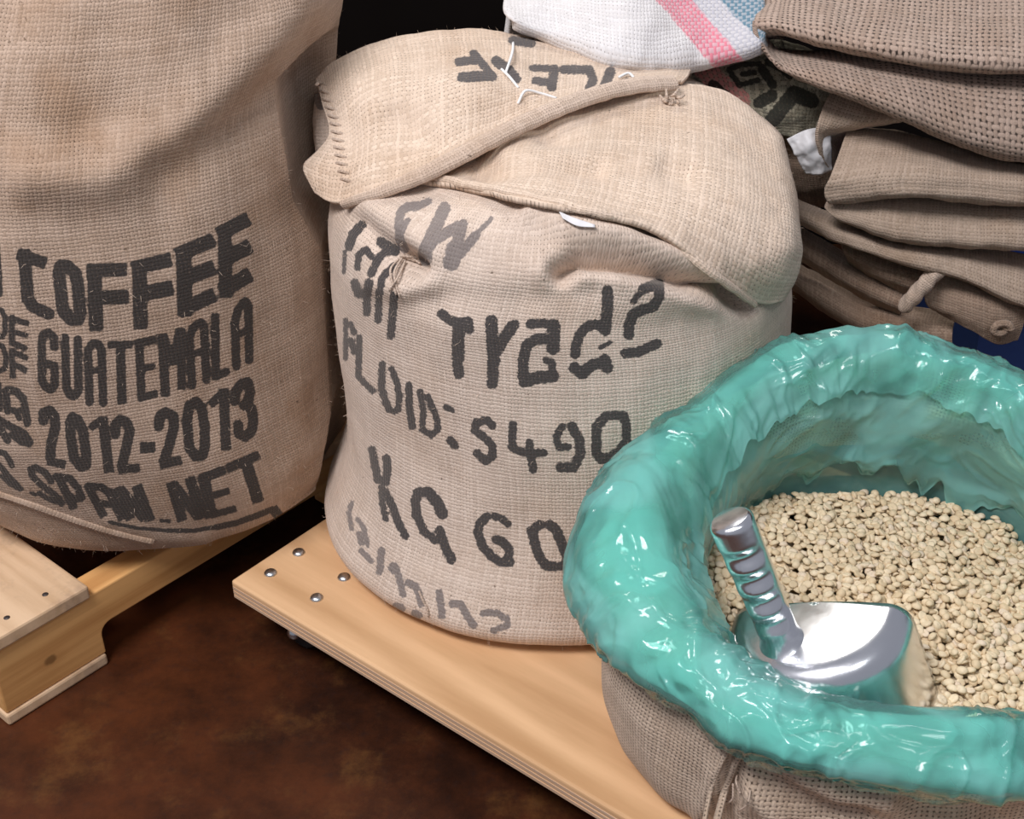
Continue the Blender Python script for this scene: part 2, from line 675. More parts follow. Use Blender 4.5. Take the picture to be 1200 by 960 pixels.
M_bolt = plain('zinc_bolt', (.62, .64, .66), .28, 1.0, var=.08)
M_black = plain('black_rubber', (.015, .015, .017), .5)
M_nail = plain('nail_head', (.10, .085, .08), .5, .7)
M_alu = None
M_blue = plain('blue_plastic', (.06, .13, .42), .45, var=.1)
M_liner = plastic_film('turquoise_film', (.70, .98, .93), (.40, .93, .83), rough=.12)
M_wall = plain('dark_backdrop', (.006, .0045, .004), .95, scale=6, var=.3, spec=.05)  # near-black colour carries the darkness of the background


def floor_material():
    T = NT('stained_concrete')
    g = T.n('TexCoord')
    o = g.outputs['Object']
    n1 = T.noise(o, 3.2, 8, .7)
    n2 = T.noise(o, 9, 8, .72)
    n3 = T.noise(o, 70, 4, .6)
    c = T.mix(T.step(n1, .35, .68), (.018, .006, .003), (.100, .028, .009))
    c = T.mix(T.math('MULTIPLY', T.step(n2, .5, .75), .55), c, (.18, .075, .02))
    c = T.mix(T.math('MULTIPLY', T.step(n3, .5, .8), .35), c, (.02, .012, .011))
    b = T.n('BsdfPrincipled')
    b.inputs['Specular IOR Level'].default_value = .35
    T.l(c, b.inputs['Base Color'])
    T.l(T.math('ADD', T.math('MULTIPLY', n2, .25), .28), b.inputs['Roughness'])
    bp = T.n('Bump', i_Strength=.12, i_Distance=.002)
    T.l(n3, bp.inputs['Height'])
    T.l(bp.outputs[0], b.inputs['Normal'])
    T.l(b.outputs[0], T.out.inputs[0])
    return T.mat


def aluminium():
    T = NT('cast_aluminium')
    g = T.n('TexCoord')
    n1 = T.noise(g.outputs['Object'], 45, 4)
    n2 = T.noise(g.outputs['Object'], 260, 3)
    b = T.n('BsdfPrincipled', i_Metallic=1.0)
    b.inputs['Base Color'].default_value = (.80, .81, .84, 1)
    T.l(T.math('ADD', T.math('MULTIPLY', n1, .18), .13), b.inputs['Roughness'])
    bp = T.n('Bump', i_Strength=.10, i_Distance=.002)
    T.l(T.math('ADD', n1, T.math('MULTIPLY', n2, .12)), bp.inputs['Height'])
    T.l(bp.outputs[0], b.inputs['Normal'])
    T.l(b.outputs[0], T.out.inputs[0])
    return T.mat


def bean_material():
    T = NT('green_coffee_bean')
    oi = T.n('ObjectInfo')
    g = T.n('TexCoord')
    geo = T.n('NewGeometry')
    r = T.math('FRACT', T.math('ADD', oi.outputs['Random'], geo.outputs['Random Per Island']))
    c = T.mix(r, (.62, .48, .30), (.80, .67, .47))
    c = T.mix(T.math('MULTIPLY', T.step(r, .80, .97), .5), c, (.58, .46, .37))
    nz = T.noise(geo.outputs['Position'], 420, 3)
    c = T.mix(T.math('MULTIPLY', T.step(nz, .5, .75), .35), c, (.40, .30, .19))
    b = T.n('BsdfPrincipled', i_Roughness=.55)
    b.inputs['Specular IOR Level'].default_value = .3
    T.l(c, b.inputs['Base Color'])
    T.l(b.outputs[0], T.out.inputs[0])
    return T.mat


M_floor = floor_material()
M_alu = aluminium()
M_bean = bean_material()

# ================================================================== the setting
fl = mesh_obj('floor', [(-4, -2.5, 0), (4, -2.5, 0), (4, 3.2, 0), (-4, 3.2, 0)], [(0, 1, 2, 3)], M_floor, None, False)
tag(fl, 'dark reddish brown stained concrete floor', None, None, 'structure')
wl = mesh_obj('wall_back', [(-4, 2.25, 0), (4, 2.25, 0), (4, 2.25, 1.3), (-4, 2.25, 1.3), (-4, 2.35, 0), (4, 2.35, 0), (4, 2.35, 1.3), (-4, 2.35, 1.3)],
              [(0, 1, 2, 3), (4, 7, 6, 5), (3, 2, 6, 7), (0, 3, 7, 4), (1, 5, 6, 2)], M_wall, None, False)  # added low wall, its height set to shade the floor from the rear lamp
tag(wl, 'low near-black wall standing in for the darkness behind the sacks', None, None, 'structure')

# ------------------------------------------------------------------ pallet
E2 = np.array([.64, .768])
E1 = np.array([.768, -.64])
PO = PZ(12, 850, 0)[:2]
pallet = thing('wooden_pallet', (PO[0], PO[1], 0), 'pale pine pallet with a notched stringer under the coffee-print sack', 'pallet')


def stringer(a0, b0, b1, z0, z1, name='stringer'):
    # side profile with a rounded notch on the under edge, extruded across the width
    ns, ne, nd, r = b0 + .128, b0 + .128 + .36, .040, .014
    pr = [(b0, z0), (ns, z0)]
    for k in range(6):
        t = math.pi / 2 * k / 5
        pr.append((ns + r - r * math.cos(t), z0 + nd - r + r * math.sin(t)))
    for k in range(6):
        t = math.pi / 2 * k / 5
        pr.append((ne - r + r * math.sin(t), z0 + nd - r + r * math.cos(t)))
    pr += [(ne, z0), (b1, z0), (b1, z1), (b0, z1)]
    n = len(pr)
    L = (b1 - b0)
    # local x along the grain
    vs = [(b, a, z) for a in (-.019, .019) for b, z in pr]
    fs = [tuple(range(n)), tuple(range(2 * n - 1, n - 1, -1))]
    fs += [((k + 1) % n, k, n + k, n + (k + 1) % n) for k in range(n)]
    me = bpy.data.meshes.new(name)
    me.from_pydata(vs, [], fs)
    me.update()
    me.materials.append(M_pine)
    o = bpy.data.objects.new(name, me)
    c = PO + E1 * (a0 - .019)
    o.location = (c[0], c[1], 0)
    o.rotation_euler = (0, 0, math.atan2(E2[1], E2[0]))
    COL.objects.link(o)
    to_parent(o, pallet)
    m = o.modifiers.new('bevel', 'BEVEL')
    m.width = .002
    m.segments = 2
    return o


stringer(0, 0, .90, .0165, .105)
stringer(-.48, 0, .90, .0165, .105)
DZ0, DZ1 = .1055, .1235
for b0, b1 in ((-.006, .122), (.245, .37), (.46, .585), (.67, .79)):
    bd = box('deck_board', E1, E2, PO, -.74, .006, b0, b1, DZ0, DZ1, M_deck, pallet, .003)
    if b0 < 0:
        for q, (a, b) in enumerate(((-.016, .035), (-.018, .083))):
            c = PO + E1 * a + E2 * b
            lathe('nail', [(.0035, 0), (.0035, .0006), (.0022, .0012)], M_nail, bd, 10, (c[0], c[1], DZ1 - .0002))
box('bottom_board', E1, E2, PO, -.74, .002, -.002, .127, .0005, .016, M_deck, pallet, .003)
box('bottom_board', E1, E2, PO, -.74, .002, .62, .75, .0005, .016, M_deck, pallet, .003)

# ------------------------------------------------------------------ dolly
DC = PZ(270, 680, .10)[:2]
D1 = np.array([.785, -.62])
D2 = np.array([.62, .785])
dolly = thing('plywood_dolly', (DC[0], DC[1], 0), 'low plywood dolly board on casters under the two right sacks', 'dolly')
DT = .100
board = box('board', D1, D2, DC, 0, .98, 0, .64, DT - .026, DT, M_ply, dolly, .0035, 3)
# visible plies on the sawn edge
for k, zz in enumerate((DT - .0215, DT - .0155, DT - .0095)):
    box('ply_layer', D1, D2, DC, .003, .977, -.0006, .6406, zz - .0018, zz + .0018, M_plyedge, board, 0)


def dpt(a, b, z):
    q = DC + D1 * a + D2 * b
    return np.array([q[0], q[1], z])


dome = [(.0, -.001), (.0075, -.001), (.0078, .0006), (.0068, .0024), (.0045, .0038), (.0018, .0044), (.0, .0045)]
dome = [(max(r, .0002), z) for r, z in dome]


def to_dolly(u, v):
    q = PZ(u, v, DT)[:2] - DC
    return q @ D1, q @ D2


seen = [to_dolly(*q) for q in ((317, 672), (350, 648), (371, 701), (403, 677))]
ca = np.mean(seen, axis=0)
q0 = PZ(340, 743, .030)[:2] - DC
nut0 = (q0 @ D1, q0 @ D2)                 # dome nut of the wheel that shows under the board's edge
for cx, cy in ((ca[0], ca[1]), (.98 - ca[0], ca[1]), (ca[0], .64 - ca[1]), (.98 - ca[0], .64 - ca[1])):
    cst = bpy.data.objects.new('caster', None)
    cst.location = dpt(cx, cy, 0)
    COL.objects.link(cst)
    to_parent(cst, dolly)
    for s in seen:
        a, b = cx + s[0] - ca[0], cy + s[1] - ca[1]
        lathe('bolt', dome, M_bolt, cst, 16, dpt(a, b, DT))
    c3 = dpt(cx, cy, 0)
    bx = box('plate', D1, D2, DC, cx - .05, cx + .05, cy - .036, cy + .036, DT - .0295, DT - .0262, M_bolt, cst, .001)
    lathe('swivel', [(.018, .052), (.022, .056), (.022, .064), (.016, .0705)], M_bolt, cst, 18, (c3[0], c3[1], 0))
    off = nut0[1] + .022 - ca[1]
    oa = nut0[0] - ca[0]
    for s in (-1, 1):
        box('fork', D1, D2, DC, cx + oa - .010, cx + oa + .010, cy + off + s * .0145 - .0012, cy + off + s * .0145 + .0012, .024, .060, M_bolt, cst, .0008)
    box('fork_bridge', D1, D2, DC, min(cx, cx + oa) - .012, max(cx, cx + oa) + .012, min(cy, cy + off) - .016, max(cy, cy + off) + .016, .058, .063, M_bolt, cst, .001)
    ax = np.array([D2[0], D2[1], 0])
    w = lathe('wheel', [(.006, -.011), (.022, -.011), (.0265, -.008), (.0275, 0), (.0265, .008), (.022, .011), (.006, .011)],
              M_black, cst, 24, dpt(cx + oa, cy + off, .0277), axis=ax)
    lathe('axle_nut', [(.002, -.024), (.006, -.022), (.0085, -.018), (.0085, -.013), (.005, -.012), (.005, .012), (.0085, .013), (.0085, .018), (.002, .022)], M_bolt, cst, 14, dpt(cx + oa, cy + off, .0277), axis=ax)

# ================================================================== lettering traced as strokes
INK_A_SQ = [  # straight strokes of the block letters: (width, [from, to])
    (7, [(-4, 278), (0, 348)]),
    (14, [(20, 297), (54, 309)]), (15, [(28, 292), (33, 354)]),
    (16, [(101, 317), (149, 316)]), (17, [(110, 309), (113, 388)]), (17, [(110, 349), (151, 348)]),
    (17, [(163, 308), (165, 386)]), (17, [(154, 315), (201, 304)]), (18, [(160, 346), (203, 337)]),
    (18, [(215, 292), (217, 371)]), (17, [(206, 299), (251, 281)]), (18, [(210, 329), (252, 313)]), (17, [(210, 365), (252, 345)]),
    (16, [(263, 269), (265, 349)]), (17, [(255, 275), (292, 256)]), (18, [(258, 306), (294, 288)]), (18, [(258, 342), (294, 321)]),
    (7, [(14, 369), (14, 405)]), (7, [(12, 373), (34, 380)]), (6, [(13, 388), (33, 394)]), (7, [(13, 402), (32, 409)]),
    (7, [(14, 408), (15, 444)]), (7, [(12, 412), (33, 420)]), (7, [(14, 426), (32, 435)]),
    (9, [(126, 404), (156, 404)]), (11, [(141, 402), (143, 474)]), (7, [(104, 434), (120, 434)]),
    (10, [(163, 398), (166, 470)]), (10, [(158, 403), (183, 398)]), (8, [(165, 433), (182, 429)]), (9, [(162, 467), (185, 461)]),
    (11, [(190, 391), (194, 465)]), (10, [(212, 384), (213, 457)]), (9, [(192, 393), (202, 428)]), (9, [(202, 428), (210, 386)]),
    (8, [(224, 415), (241, 411)]), (10, [(252, 367), (253, 445)]), (9, [(250, 443), (269, 434)]), (8, [(276, 393), (292, 387)]),
    (10, [(55, 540), (77, 545)]), (12, [(120, 488), (128, 554)]), (9, [(105, 502), (119, 492)]), (10, [(138, 551), (164, 548)]),
    (13, [(164, 525), (182, 524)]), (11, [(187, 545), (213, 539)]), (12, [(262, 455), (265, 528)]), (10, [(246, 475), (259, 463)]),
    (10, [(67, 556), (87, 597)]), (10, [(102, 568), (122, 606)]), (11, [(127, 574), (144, 609)]), (8, [(112, 589), (132, 592)]),
    (12, [(138, 571), (153, 609)]), (13, [(160, 569), (176, 611)]), (12, [(140, 572), (170, 609)]),
    (4, [(187, 610), (200, 611)]),
    (12, [(200, 565), (214, 611)]), (13, [(222, 559), (237, 608)]), (12, [(202, 566), (233, 607)]),
    (14, [(238, 556), (248, 607)]), (11, [(235, 561), (263, 551)]), (8, [(246, 582), (269, 575)]), (8, [(247, 604), (277, 596)]),
    (11, [(265, 550), (304, 533)]), (14, [(288, 541), (303, 589)]), (12, [(319, 595), (343, 625)]),
]
INK_A = [
    (14, [(33, 350), (38, 359), (57, 368)]),
    (15, [(69, 320), (71, 312), (79, 312), (88, 320), (91, 333), (94, 366), (92, 374), (84, 375), (75, 366), (73, 358), (69, 320)]),
    (6, [(-6, 362), (2, 364), (6, 371), (6, 389), (3, 395), (-6, 392)]), (6, [(-6, 403), (3, 406), (7, 417), (6, 432), (-5, 437)]),
    (10, [(64, 407), (63, 396), (57, 390), (51, 392), (49, 400), (49, 446), (53, 453), (60, 457), (64, 451), (64, 429), (56, 427)]),
    (10, [(76, 396), (78, 455), (82, 463), (88, 464), (92, 458), (91, 398)]),
    (10, [(105, 471), (103, 411), (108, 403), (115, 403), (119, 410), (121, 472)]),
    (10, [(225, 452), (222, 396), (226, 384), (235, 378), (239, 381), (242, 445)]),
    (10, [(277, 429), (275, 379), (279, 363), (287, 353), (291, 358), (292, 422)]),
    (5, [(-1, 450), (1, 480)]), (8, [(7, 458), (9, 482)]), (9, [(8, 457), (18, 458), (27, 467), (30, 480), (32, 496)]),
    (7, [(10, 480), (20, 482), (30, 480)]), (6, [(17, 480), (23, 491)]),
    (9, [(-3, 491), (12, 500), (28, 508), (35, 518)]), (9, [(-2, 500), (9, 516)]), (9, [(15, 509), (24, 517), (34, 520)]),
    (12, [(51, 493), (51, 484), (58, 481), (64, 488), (65, 500), (60, 520), (59, 536)]),
    (12, [(82, 495), (85, 489), (91, 492), (97, 504), (101, 533), (101, 545), (95, 547), (87, 538), (83, 512), (82, 495)]),
    (12, [(135, 509), (135, 498), (141, 492), (148, 495), (152, 505), (149, 520), (143, 546)]),
    (12, [(186, 500), (187, 488), (194, 483), (203, 488), (204, 500), (198, 523), (192, 541)]),
    (12, [(219, 492), (222, 475), (230, 471), (236, 477), (240, 500), (240, 525), (237, 534), (229, 535), (222, 525), (219, 492)]),
    (12, [(275, 470), (276, 459), (283, 450), (290, 448), (293, 459), (291, 470), (286, 475), (295, 479), (297, 495), (294, 507), (287, 512), (280, 508), (279, 498)]),
    (7, [(-3, 529), (6, 532), (12, 541), (14, 546)]), (7, [(-1, 545), (8, 556), (16, 565), (24, 573)]), (5, [(2, 558), (11, 567), (24, 574)]),
    (4, [(36, 578), (42, 580)]),
    (8, [(60, 564), (53, 554), (42, 548), (36, 550), (38, 558), (48, 568), (60, 577), (69, 585), (72, 590)]), (6, [(46, 578), (55, 584), (66, 588)]),
    (9, [(66, 559), (82, 561), (91, 572), (96, 583), (87, 586), (80, 580)]), (9, [(103, 570), (119, 571), (128, 578)]),
    (4, [(128, 612), (160, 619), (197, 622)]), (5, [(197, 622), (227, 622), (253, 618)]), (7, [(253, 618), (277, 613), (302, 604), (319, 597)]),
]
INK_B = [
    (9, [(424, 264), (414, 274), (409, 289)]), (3, [(404, 295), (403, 319)]),
    (6, [(419, 314), (420, 299), (429, 292), (435, 301)]), (8, [(435, 321), (443, 303), (452, 295), (462, 294)]), (11, [(447, 284), (463, 294)]),
    (9, [(416, 332), (420, 344), (430, 344), (432, 332)]), (8, [(430, 344), (430, 366)]),
    (7, [(461, 312), (448, 325), (444, 347), (443, 375)]), (8, [(462, 346), (460, 368), (458, 393)]),
    (10, [(518, 368), (528, 376), (537, 378), (548, 377), (550, 386)]), (13, [(537, 380), (537, 419)]), (11, [(536, 427), (538, 438)]),
    (13, [(576, 376), (577, 400), (579, 424)]), (12, [(578, 424), (577, 449)]), (12, [(602, 381), (593, 393), (583, 410)]),
    (9, [(621, 380), (633, 379), (650, 380)]), (14, [(649, 382), (648, 408)]),
    (11, [(643, 397), (627, 398), (617, 405), (613, 423), (613, 441)]), (13, [(615, 447), (633, 442), (648, 441)]), (7, [(648, 441), (647, 425), (640, 422)]),
    (12, [(712, 341), (712, 360), (709, 387)]), (10, [(709, 386), (697, 380), (686, 384), (679, 393), (675, 405), (674, 415)]),
    (12, [(673, 431), (682, 438), (695, 427), (708, 425)]), (11, [(709, 421), (712, 432)]), (4, [(704, 407), (715, 402)]),
    (6, [(742, 353), (755, 338)]), (11, [(755, 338), (772, 333), (773, 347), (765, 360), (752, 363), (742, 368), (737, 382), (737, 392)]),
    (10, [(733, 414), (747, 413), (770, 403)]),
    (4, [(405, 375), (405, 420)]), (5, [(411, 380), (415, 390)]), (6, [(411, 399), (415, 412)]),
    (6, [(421, 396), (420, 441), (426, 448), (437, 458)]),
    (7, [(448, 427), (447, 454), (452, 472), (456, 480)]), (6, [(459, 433), (465, 448), (468, 465), (467, 480), (462, 482)]),
    (7, [(479, 452), (480, 480), (483, 500)]), (6, [(492, 459), (496, 480), (495, 504), (506, 510), (513, 504), (512, 491), (506, 476), (501, 465)]),
    (5, [(522, 477), (530, 481)]), (8, [(528, 516), (533, 522)]),
    (8, [(577, 499), (571, 493), (558, 495), (556, 504), (566, 511), (577, 522), (577, 535), (569, 541), (559, 531)]),
    (8, [(601, 497), (600, 524), (613, 531), (637, 531)]), (8, [(620, 519), (622, 535), (625, 550)]),
    (7, [(659, 500), (652, 511), (655, 524), (666, 524)]), (10, [(670, 500), (679, 515), (680, 533), (672, 548), (657, 548)]),
    (10, [(709, 489), (699, 500), (699, 531), (705, 539), (712, 537)]), (9, [(714, 487), (731, 487), (734, 500), (734, 517), (723, 531), (718, 533)]),
    (8, [(436, 527), (440, 548), (443, 562), (452, 565), (454, 552), (453, 537)]), (6, [(447, 572), (448, 590), (452, 608)]), (8, [(451, 576), (460, 593), (467, 613), (475, 628)]),
    (12, [(518, 602), (513, 590), (502, 577)]), (10, [(502, 577), (490, 577), (487, 588), (488, 604)]), (8, [(490, 608), (497, 623), (510, 633)]), (10, [(515, 622), (522, 642), (529, 656)]),
    (9, [(571, 605), (562, 614), (560, 625), (566, 641), (577, 653), (586, 659), (598, 659)]), (7, [(579, 605), (587, 607), (595, 614)]), (9, [(581, 632), (590, 636), (597, 644), (595, 655)]),
    (10, [(633, 615), (623, 622), (627, 638), (632, 652), (640, 663), (650, 664)]), (10, [(644, 615), (652, 621), (658, 636), (664, 652), (667, 663), (658, 664)]),
]
INK_B_PALE = [
    (7, [(502, 236), (491, 241)]), (9, [(491, 241), (476, 243), (470, 249), (467, 263), (469, 282), (474, 292)]), (5, [(478, 258), (472, 269)]),
    (13, [(521, 244), (510, 267), (497, 295), (499, 304)]), (11, [(501, 293), (506, 284), (521, 274), (542, 263)]),
    (11, [(541, 266), (535, 290)]), (18, [(533, 291), (529, 308)]), (10, [(537, 300), (556, 277)]), (4, [(556, 277), (576, 256)]),
    (4, [(412, 590), (409, 601), (412, 620)]), (4, [(419, 609), (426, 618), (431, 639)]), (6, [(421, 626), (424, 636)]), (5, [(423, 645), (435, 658)]),
    (7, [(447, 645), (445, 670)]), (10, [(461, 665), (463, 668)]), (6, [(467, 674), (472, 697)]), (7, [(478, 683), (486, 687), (490, 693), (494, 708)]),
    (9, [(465, 711), (470, 713)]), (7, [(486, 719), (491, 721)]), (7, [(515, 695), (518, 722)]), (7, [(530, 708), (540, 708), (547, 722), (555, 733)]),
    (6, [(566, 719), (582, 718), (595, 726), (595, 733), (578, 739)]),
]
INK_FLAP = [
    (9, [(538, 75), (559, 73)]), (11, [(542, 93), (575, 91)]), (8, [(555, 65), (577, 93)]), (11, [(581, 74), (590, 80)]), (9, [(596, 84), (605, 95)]),
    (7, [(623, 82), (650, 83)]), (10, [(649, 84), (646, 104)]), (8, [(627, 97), (646, 100)]),
    (9, [(660, 84), (690, 84), (695, 96), (690, 108)]), (11, [(715, 87), (707, 108)]), (6, [(735, 97), (733, 101)]), (9, [(600, 50), (622, 53)]),
]


# ================================================================== sack bodies
def body_grid(prof, nc, nr, e=2.15, front=.45, sx=1.0, sy=1.0):
    """prof: (r, z, cx, cy) from the middle of the base to the middle of the top"""
    p = np.asarray(prof, float)
    d = np.linalg.norm(np.diff(p[:, :2], axis=0), axis=1)
    fine = spline(p, 60 * len(p))
    L = np.concatenate([[0], np.cumsum(np.linalg.norm(np.diff(fine[:, :2], axis=0), axis=1))])
    s = np.linspace(0, L[-1], nr)
    q = np.stack([np.interp(s, L, fine[:, k]) for k in range(4)], 1)
    q[:, 0] = np.maximum(q[:, 0], .004)
    ph = np.linspace(-math.pi, math.pi, nc)
    th = ph - front * np.sin(ph)
    c, sn = np.cos(th), np.sin(th)
    k = (np.abs(c) ** e + np.abs(sn) ** e) ** (-1 / e)
    G = np.stack([q[:, 2, None] + q[:, 0, None] * (k * sn)[None] * sx,
                  q[:, 3, None] - q[:, 0, None] * (k * c)[None] * sy,
                  np.broadcast_to(q[:, 1, None], (nr, nc))], -1)
    R = q[:, 0].max()
    uv = np.stack(np.broadcast_arrays((th * R)[None], s[:, None]), -1)
    return G, uv


def out_normals(G, cx, cy):
    N = grid_normals(G)
    o = G - np.array([cx, cy, G[..., 2].mean()])
    return N if (N * o).sum() > 0 else -N


CX, CY = .335, .885         # open sack axis
TH = np.linspace(0, 2 * math.pi, 721)            # 0 = towards the camera, +90 deg = right


def ringfun(vals, th=TH):
    """periodic spline of values given at equal angles starting at the camera side, going right"""
    v = spline(np.asarray(vals, float)[:, None], 720, True)[:, 0]
    return np.interp(np.mod(th, 2 * math.pi), np.append(np.arange(720), 720) / 720 * 2 * math.pi, np.append(v, v[0]))


# angles:    near   n-r    right  f-r    far    f-l    left   n-l
R_OUT = [.215, .235, .256, .245, .224, .230, .266, .236]
R_TOP = [.188, .212, .226, .206, .196, .194, .220, .208]
R_IN = [.160, .182, .196, .178, .156, .152, .166, .172]
Z_HEM = [.244, .234, .255, .295, .310, .280, .262, .262]
Z_TOP = [.290, .276, .334, .408, .425, .392, .345, .298]
Z_IN = [.256, .252, .278, .304, .310, .292, .275, .262]
BX, BY = .058, 1.268        # fair-trade sack axis
# ---- coffee-print sack on the pallet
AX, AY = -.487, 1.345
profA = [(.01, DZ1 + .001, AX + .05, AY - .01), (.17, DZ1 + .001, AX + .05, AY - .01), (.225, DZ1 + .014, AX + .045, AY - .01), (.262, .185, AX + .03, AY), (.284, .28, AX + .01, AY),
         (.290, .38, AX, AY), (.289, .48, AX, AY), (.286, .56, AX, AY + .003), (.284, .64, AX + .010, AY + .022), (.274, .72, AX + .030, AY + .045),
         (.245, .80, AX + .042, AY + .065), (.17, .865, AX + .03, AY + .08), (.09, .89, AX + .02, AY + .09), (.01, .895, AX + .02, AY + .09)]
GA, uvA = body_grid(profA, 500, 450)
NA = out_normals(GA, AX, AY)
wr = fbm(GA * (7, 7, 5), 3) * .010 + fbm(GA * (22, 22, 9) + 5, 2) * .0025
wr *= np.clip((GA[..., 2] - DZ1) / .05, 0, 1)
GA = GA + NA * wr[..., None]
NA = out_normals(GA, AX, AY)
GA = sculpt(GA, NA, [(34, .016, [(345, 0), (318, 40), (262, 100), (205, 165), (120, 205), (40, 205)]),
                     (30, -.012, [(370, 60), (330, 100), (270, 150), (190, 195)]),
                     (40, -.006, [(120, 40), (140, 110), (90, 160)]),
                     (9, -.005, [(340, 590), (372, 575), (396, 545)]), (9, .004, [(345, 610), (378, 590), (398, 570)]),
                     (7, -.004, [(352, 560), (398, 520)]), (10, .003, [(130, 610), (180, 628), (240, 634)])])
dx, dy = GA[..., 0] - BX, GA[..., 1] - BY
rr = np.hypot(dx, dy)
lim = np.interp(GA[..., 2], [.12, .17, .24, .45, .52, .64, .70], [.305, .292, .274, .268, .292, .300, .20])
k = np.maximum(1.0, lim / rr)
GA[..., 0] = BX + dx * k
GA[..., 1] = BY + dy * k
NA = out_normals(GA, AX, AY)
sackA = thing('coffee_sack', (AX, AY, DZ1), 'tall full burlap sack printed COFFEE and GUATEMALA standing on the pallet', 'sack')
inkA = np.minimum(ink_on(GA, NA, INK_A_SQ, True), ink_on(GA, NA, INK_A))
grid_obj('body', GA, M_sackA, sackA, uvA, {'ink': inkA})
# sewn seam along the base of the sack
bvA = coarse_bvh(GA, 3)


def onto(bv, u, v, off=0.0, y=None):
    d = ray(u, v)
    d = d / np.linalg.norm(d)
    h = bv.ray_cast(Vector(CAM), Vector(d))
    if h[0] is None:
        return P(u, v, y if y is not None else 1.3)
    n = np.array(h[1])
    if n @ d > 0:
        n = -n
    return np.array(h[0]) + n * off


tube('bottom_seam', [onto(bvA, u, v, .001, 1.12) for u, v in ((-30, 568), (30, 588), (80, 606), (130, 622), (180, 634))], .004, M_sackA, sackA, 8, 40, {'ink': np.full(320, 60.0)})

# ---- fair-trade sack on the dolly
profB = [(.01, DT + .001, BX, BY), (.20, DT + .001, BX, BY), (.268, DT + .006, BX, BY - .006), (.288, DT + .028, BX, BY - .010), (.279, .165, BX + .004, BY - .008), (.263, .22, BX + .006, BY - .004),
         (.256, .29, BX + .004, BY), (.255, .35, BX, BY), (.252, .43, BX - .005, BY), (.249, .49, BX - .009, BY), (.245, .538, BX, BY), (.212, .569, BX, BY), (.12, .584, BX, BY), (.01, .588, BX, BY)]
GB, uvB = body_grid(profB, 500, 410)
tl = np.clip((GB[..., 2] - .40) / .14, 0, 1)
tl = tl * tl * (3 - 2 * tl)
yy_ = GB[..., 1] - BY
GB[..., 2] += tl * (np.where(yy_ > 0, .20, .10) * yy_ - .12 * np.maximum(GB[..., 0] - BX, 0))
NB = out_normals(GB, BX, BY)
wr = fbm(GB * (8, 8, 6) + 40, 3) * .006 + fbm(GB * (26, 26, 12) + 5, 2) * .0018
wr *= np.clip((GB[..., 2] - DT) / .04, 0, 1)
GB = GB + NB * wr[..., None]
NB = out_normals(GB, BX, BY)
GB = sculpt(GB, NB, [(12, -.040, [(658, 319), (678, 306), (722, 307), (775, 320), (825, 336), (875, 354)]), (12, .014, [(620, 262), (700, 281), (760, 294), (815, 312)]),
                     (22, .010, [(640, 318), (700, 312), (760, 322), (830, 345)]),
                     (30, .008, [(560, 262), (640, 268), (720, 272)]),
                     (13, -.026, [(470, 300), (488, 312)]),
                     (14, -.012, [(425, 262), (448, 285), (478, 305)]),
                     (16, .010, [(440, 330), (470, 340), (500, 335)]),
                     (20, .007, [(430, 250), (470, 270), (500, 295)]),
                     (22, -.006, [(500, 345), (600, 352), (690, 345)])])
# the open sack leans into its flank
dx, dy = GB[..., 0] - CX, GB[..., 1] - CY
rr = np.hypot(dx, dy)
lim = ringfun(R_OUT, np.arctan2(dx, -dy)) + .012
fade = np.clip((GB[..., 2] - .32) / .15, 0, 1)
lim = lim - .10 * fade * fade * (3 - 2 * fade)
k = np.where(GB[..., 2] < .47, np.maximum(1.0, lim / rr), 1.0)
GB[..., 0] = CX + dx * k
GB[..., 1] = CY + dy * k
dp = (GB[..., 0] - PO[0]) * E1[0] + (GB[..., 1] - PO[1]) * E1[1]
sh = np.where(GB[..., 2] < .15, np.maximum(0, .011 - dp), 0) * np.clip((.15 - GB[..., 2]) / .02, 0, 1)
GB[..., 0] += sh * E1[0]
GB[..., 1] += sh * E1[1]
NB = out_normals(GB, BX, BY)
sackB = thing('fair_trade_sack', (BX, BY, DT), 'closed burlap sack hand lettered Fair Trade with folded-over top, on the dolly', 'sack')
grid_obj('body', GB, M_sackB, sackB, uvB, {'ink': ink_on(GB, NB, INK_B), 'ink_pale': ink_on(GB, NB, INK_B_PALE)})
bvB = coarse_bvh(GB, 3)


def row(pts):
    return [P(*q) for q in pts]


def sheet(name, ctrl, nr, nc, mat, parent, amp=.003, freq=30, thick=.004, strokes=None, extra=None, dents=None, fine=.0008, seed=0.0):
    G = patch(ctrl, nr, nc)
    N = face_cam(G, grid_normals(G))
    G = G + N * (fbm(G * freq + seed, 3) * amp + fbm(G * freq * 3.3 + 3, 2) * fine)[..., None]
    if dents:
        N = face_cam(G, grid_normals(G))
        G = sculpt(G, N, dents)
    N = face_cam(G, grid_normals(G))
    at = {}
    if strokes is not None:
        at['ink'] = ink_on(G, N, strokes)
    for k, s in (extra or {}).items():
        u, v = proj(G)
        at[k] = stroke_sdf(u, v, s)
    return grid_obj(name, G, mat, parent, None, at, thick), G


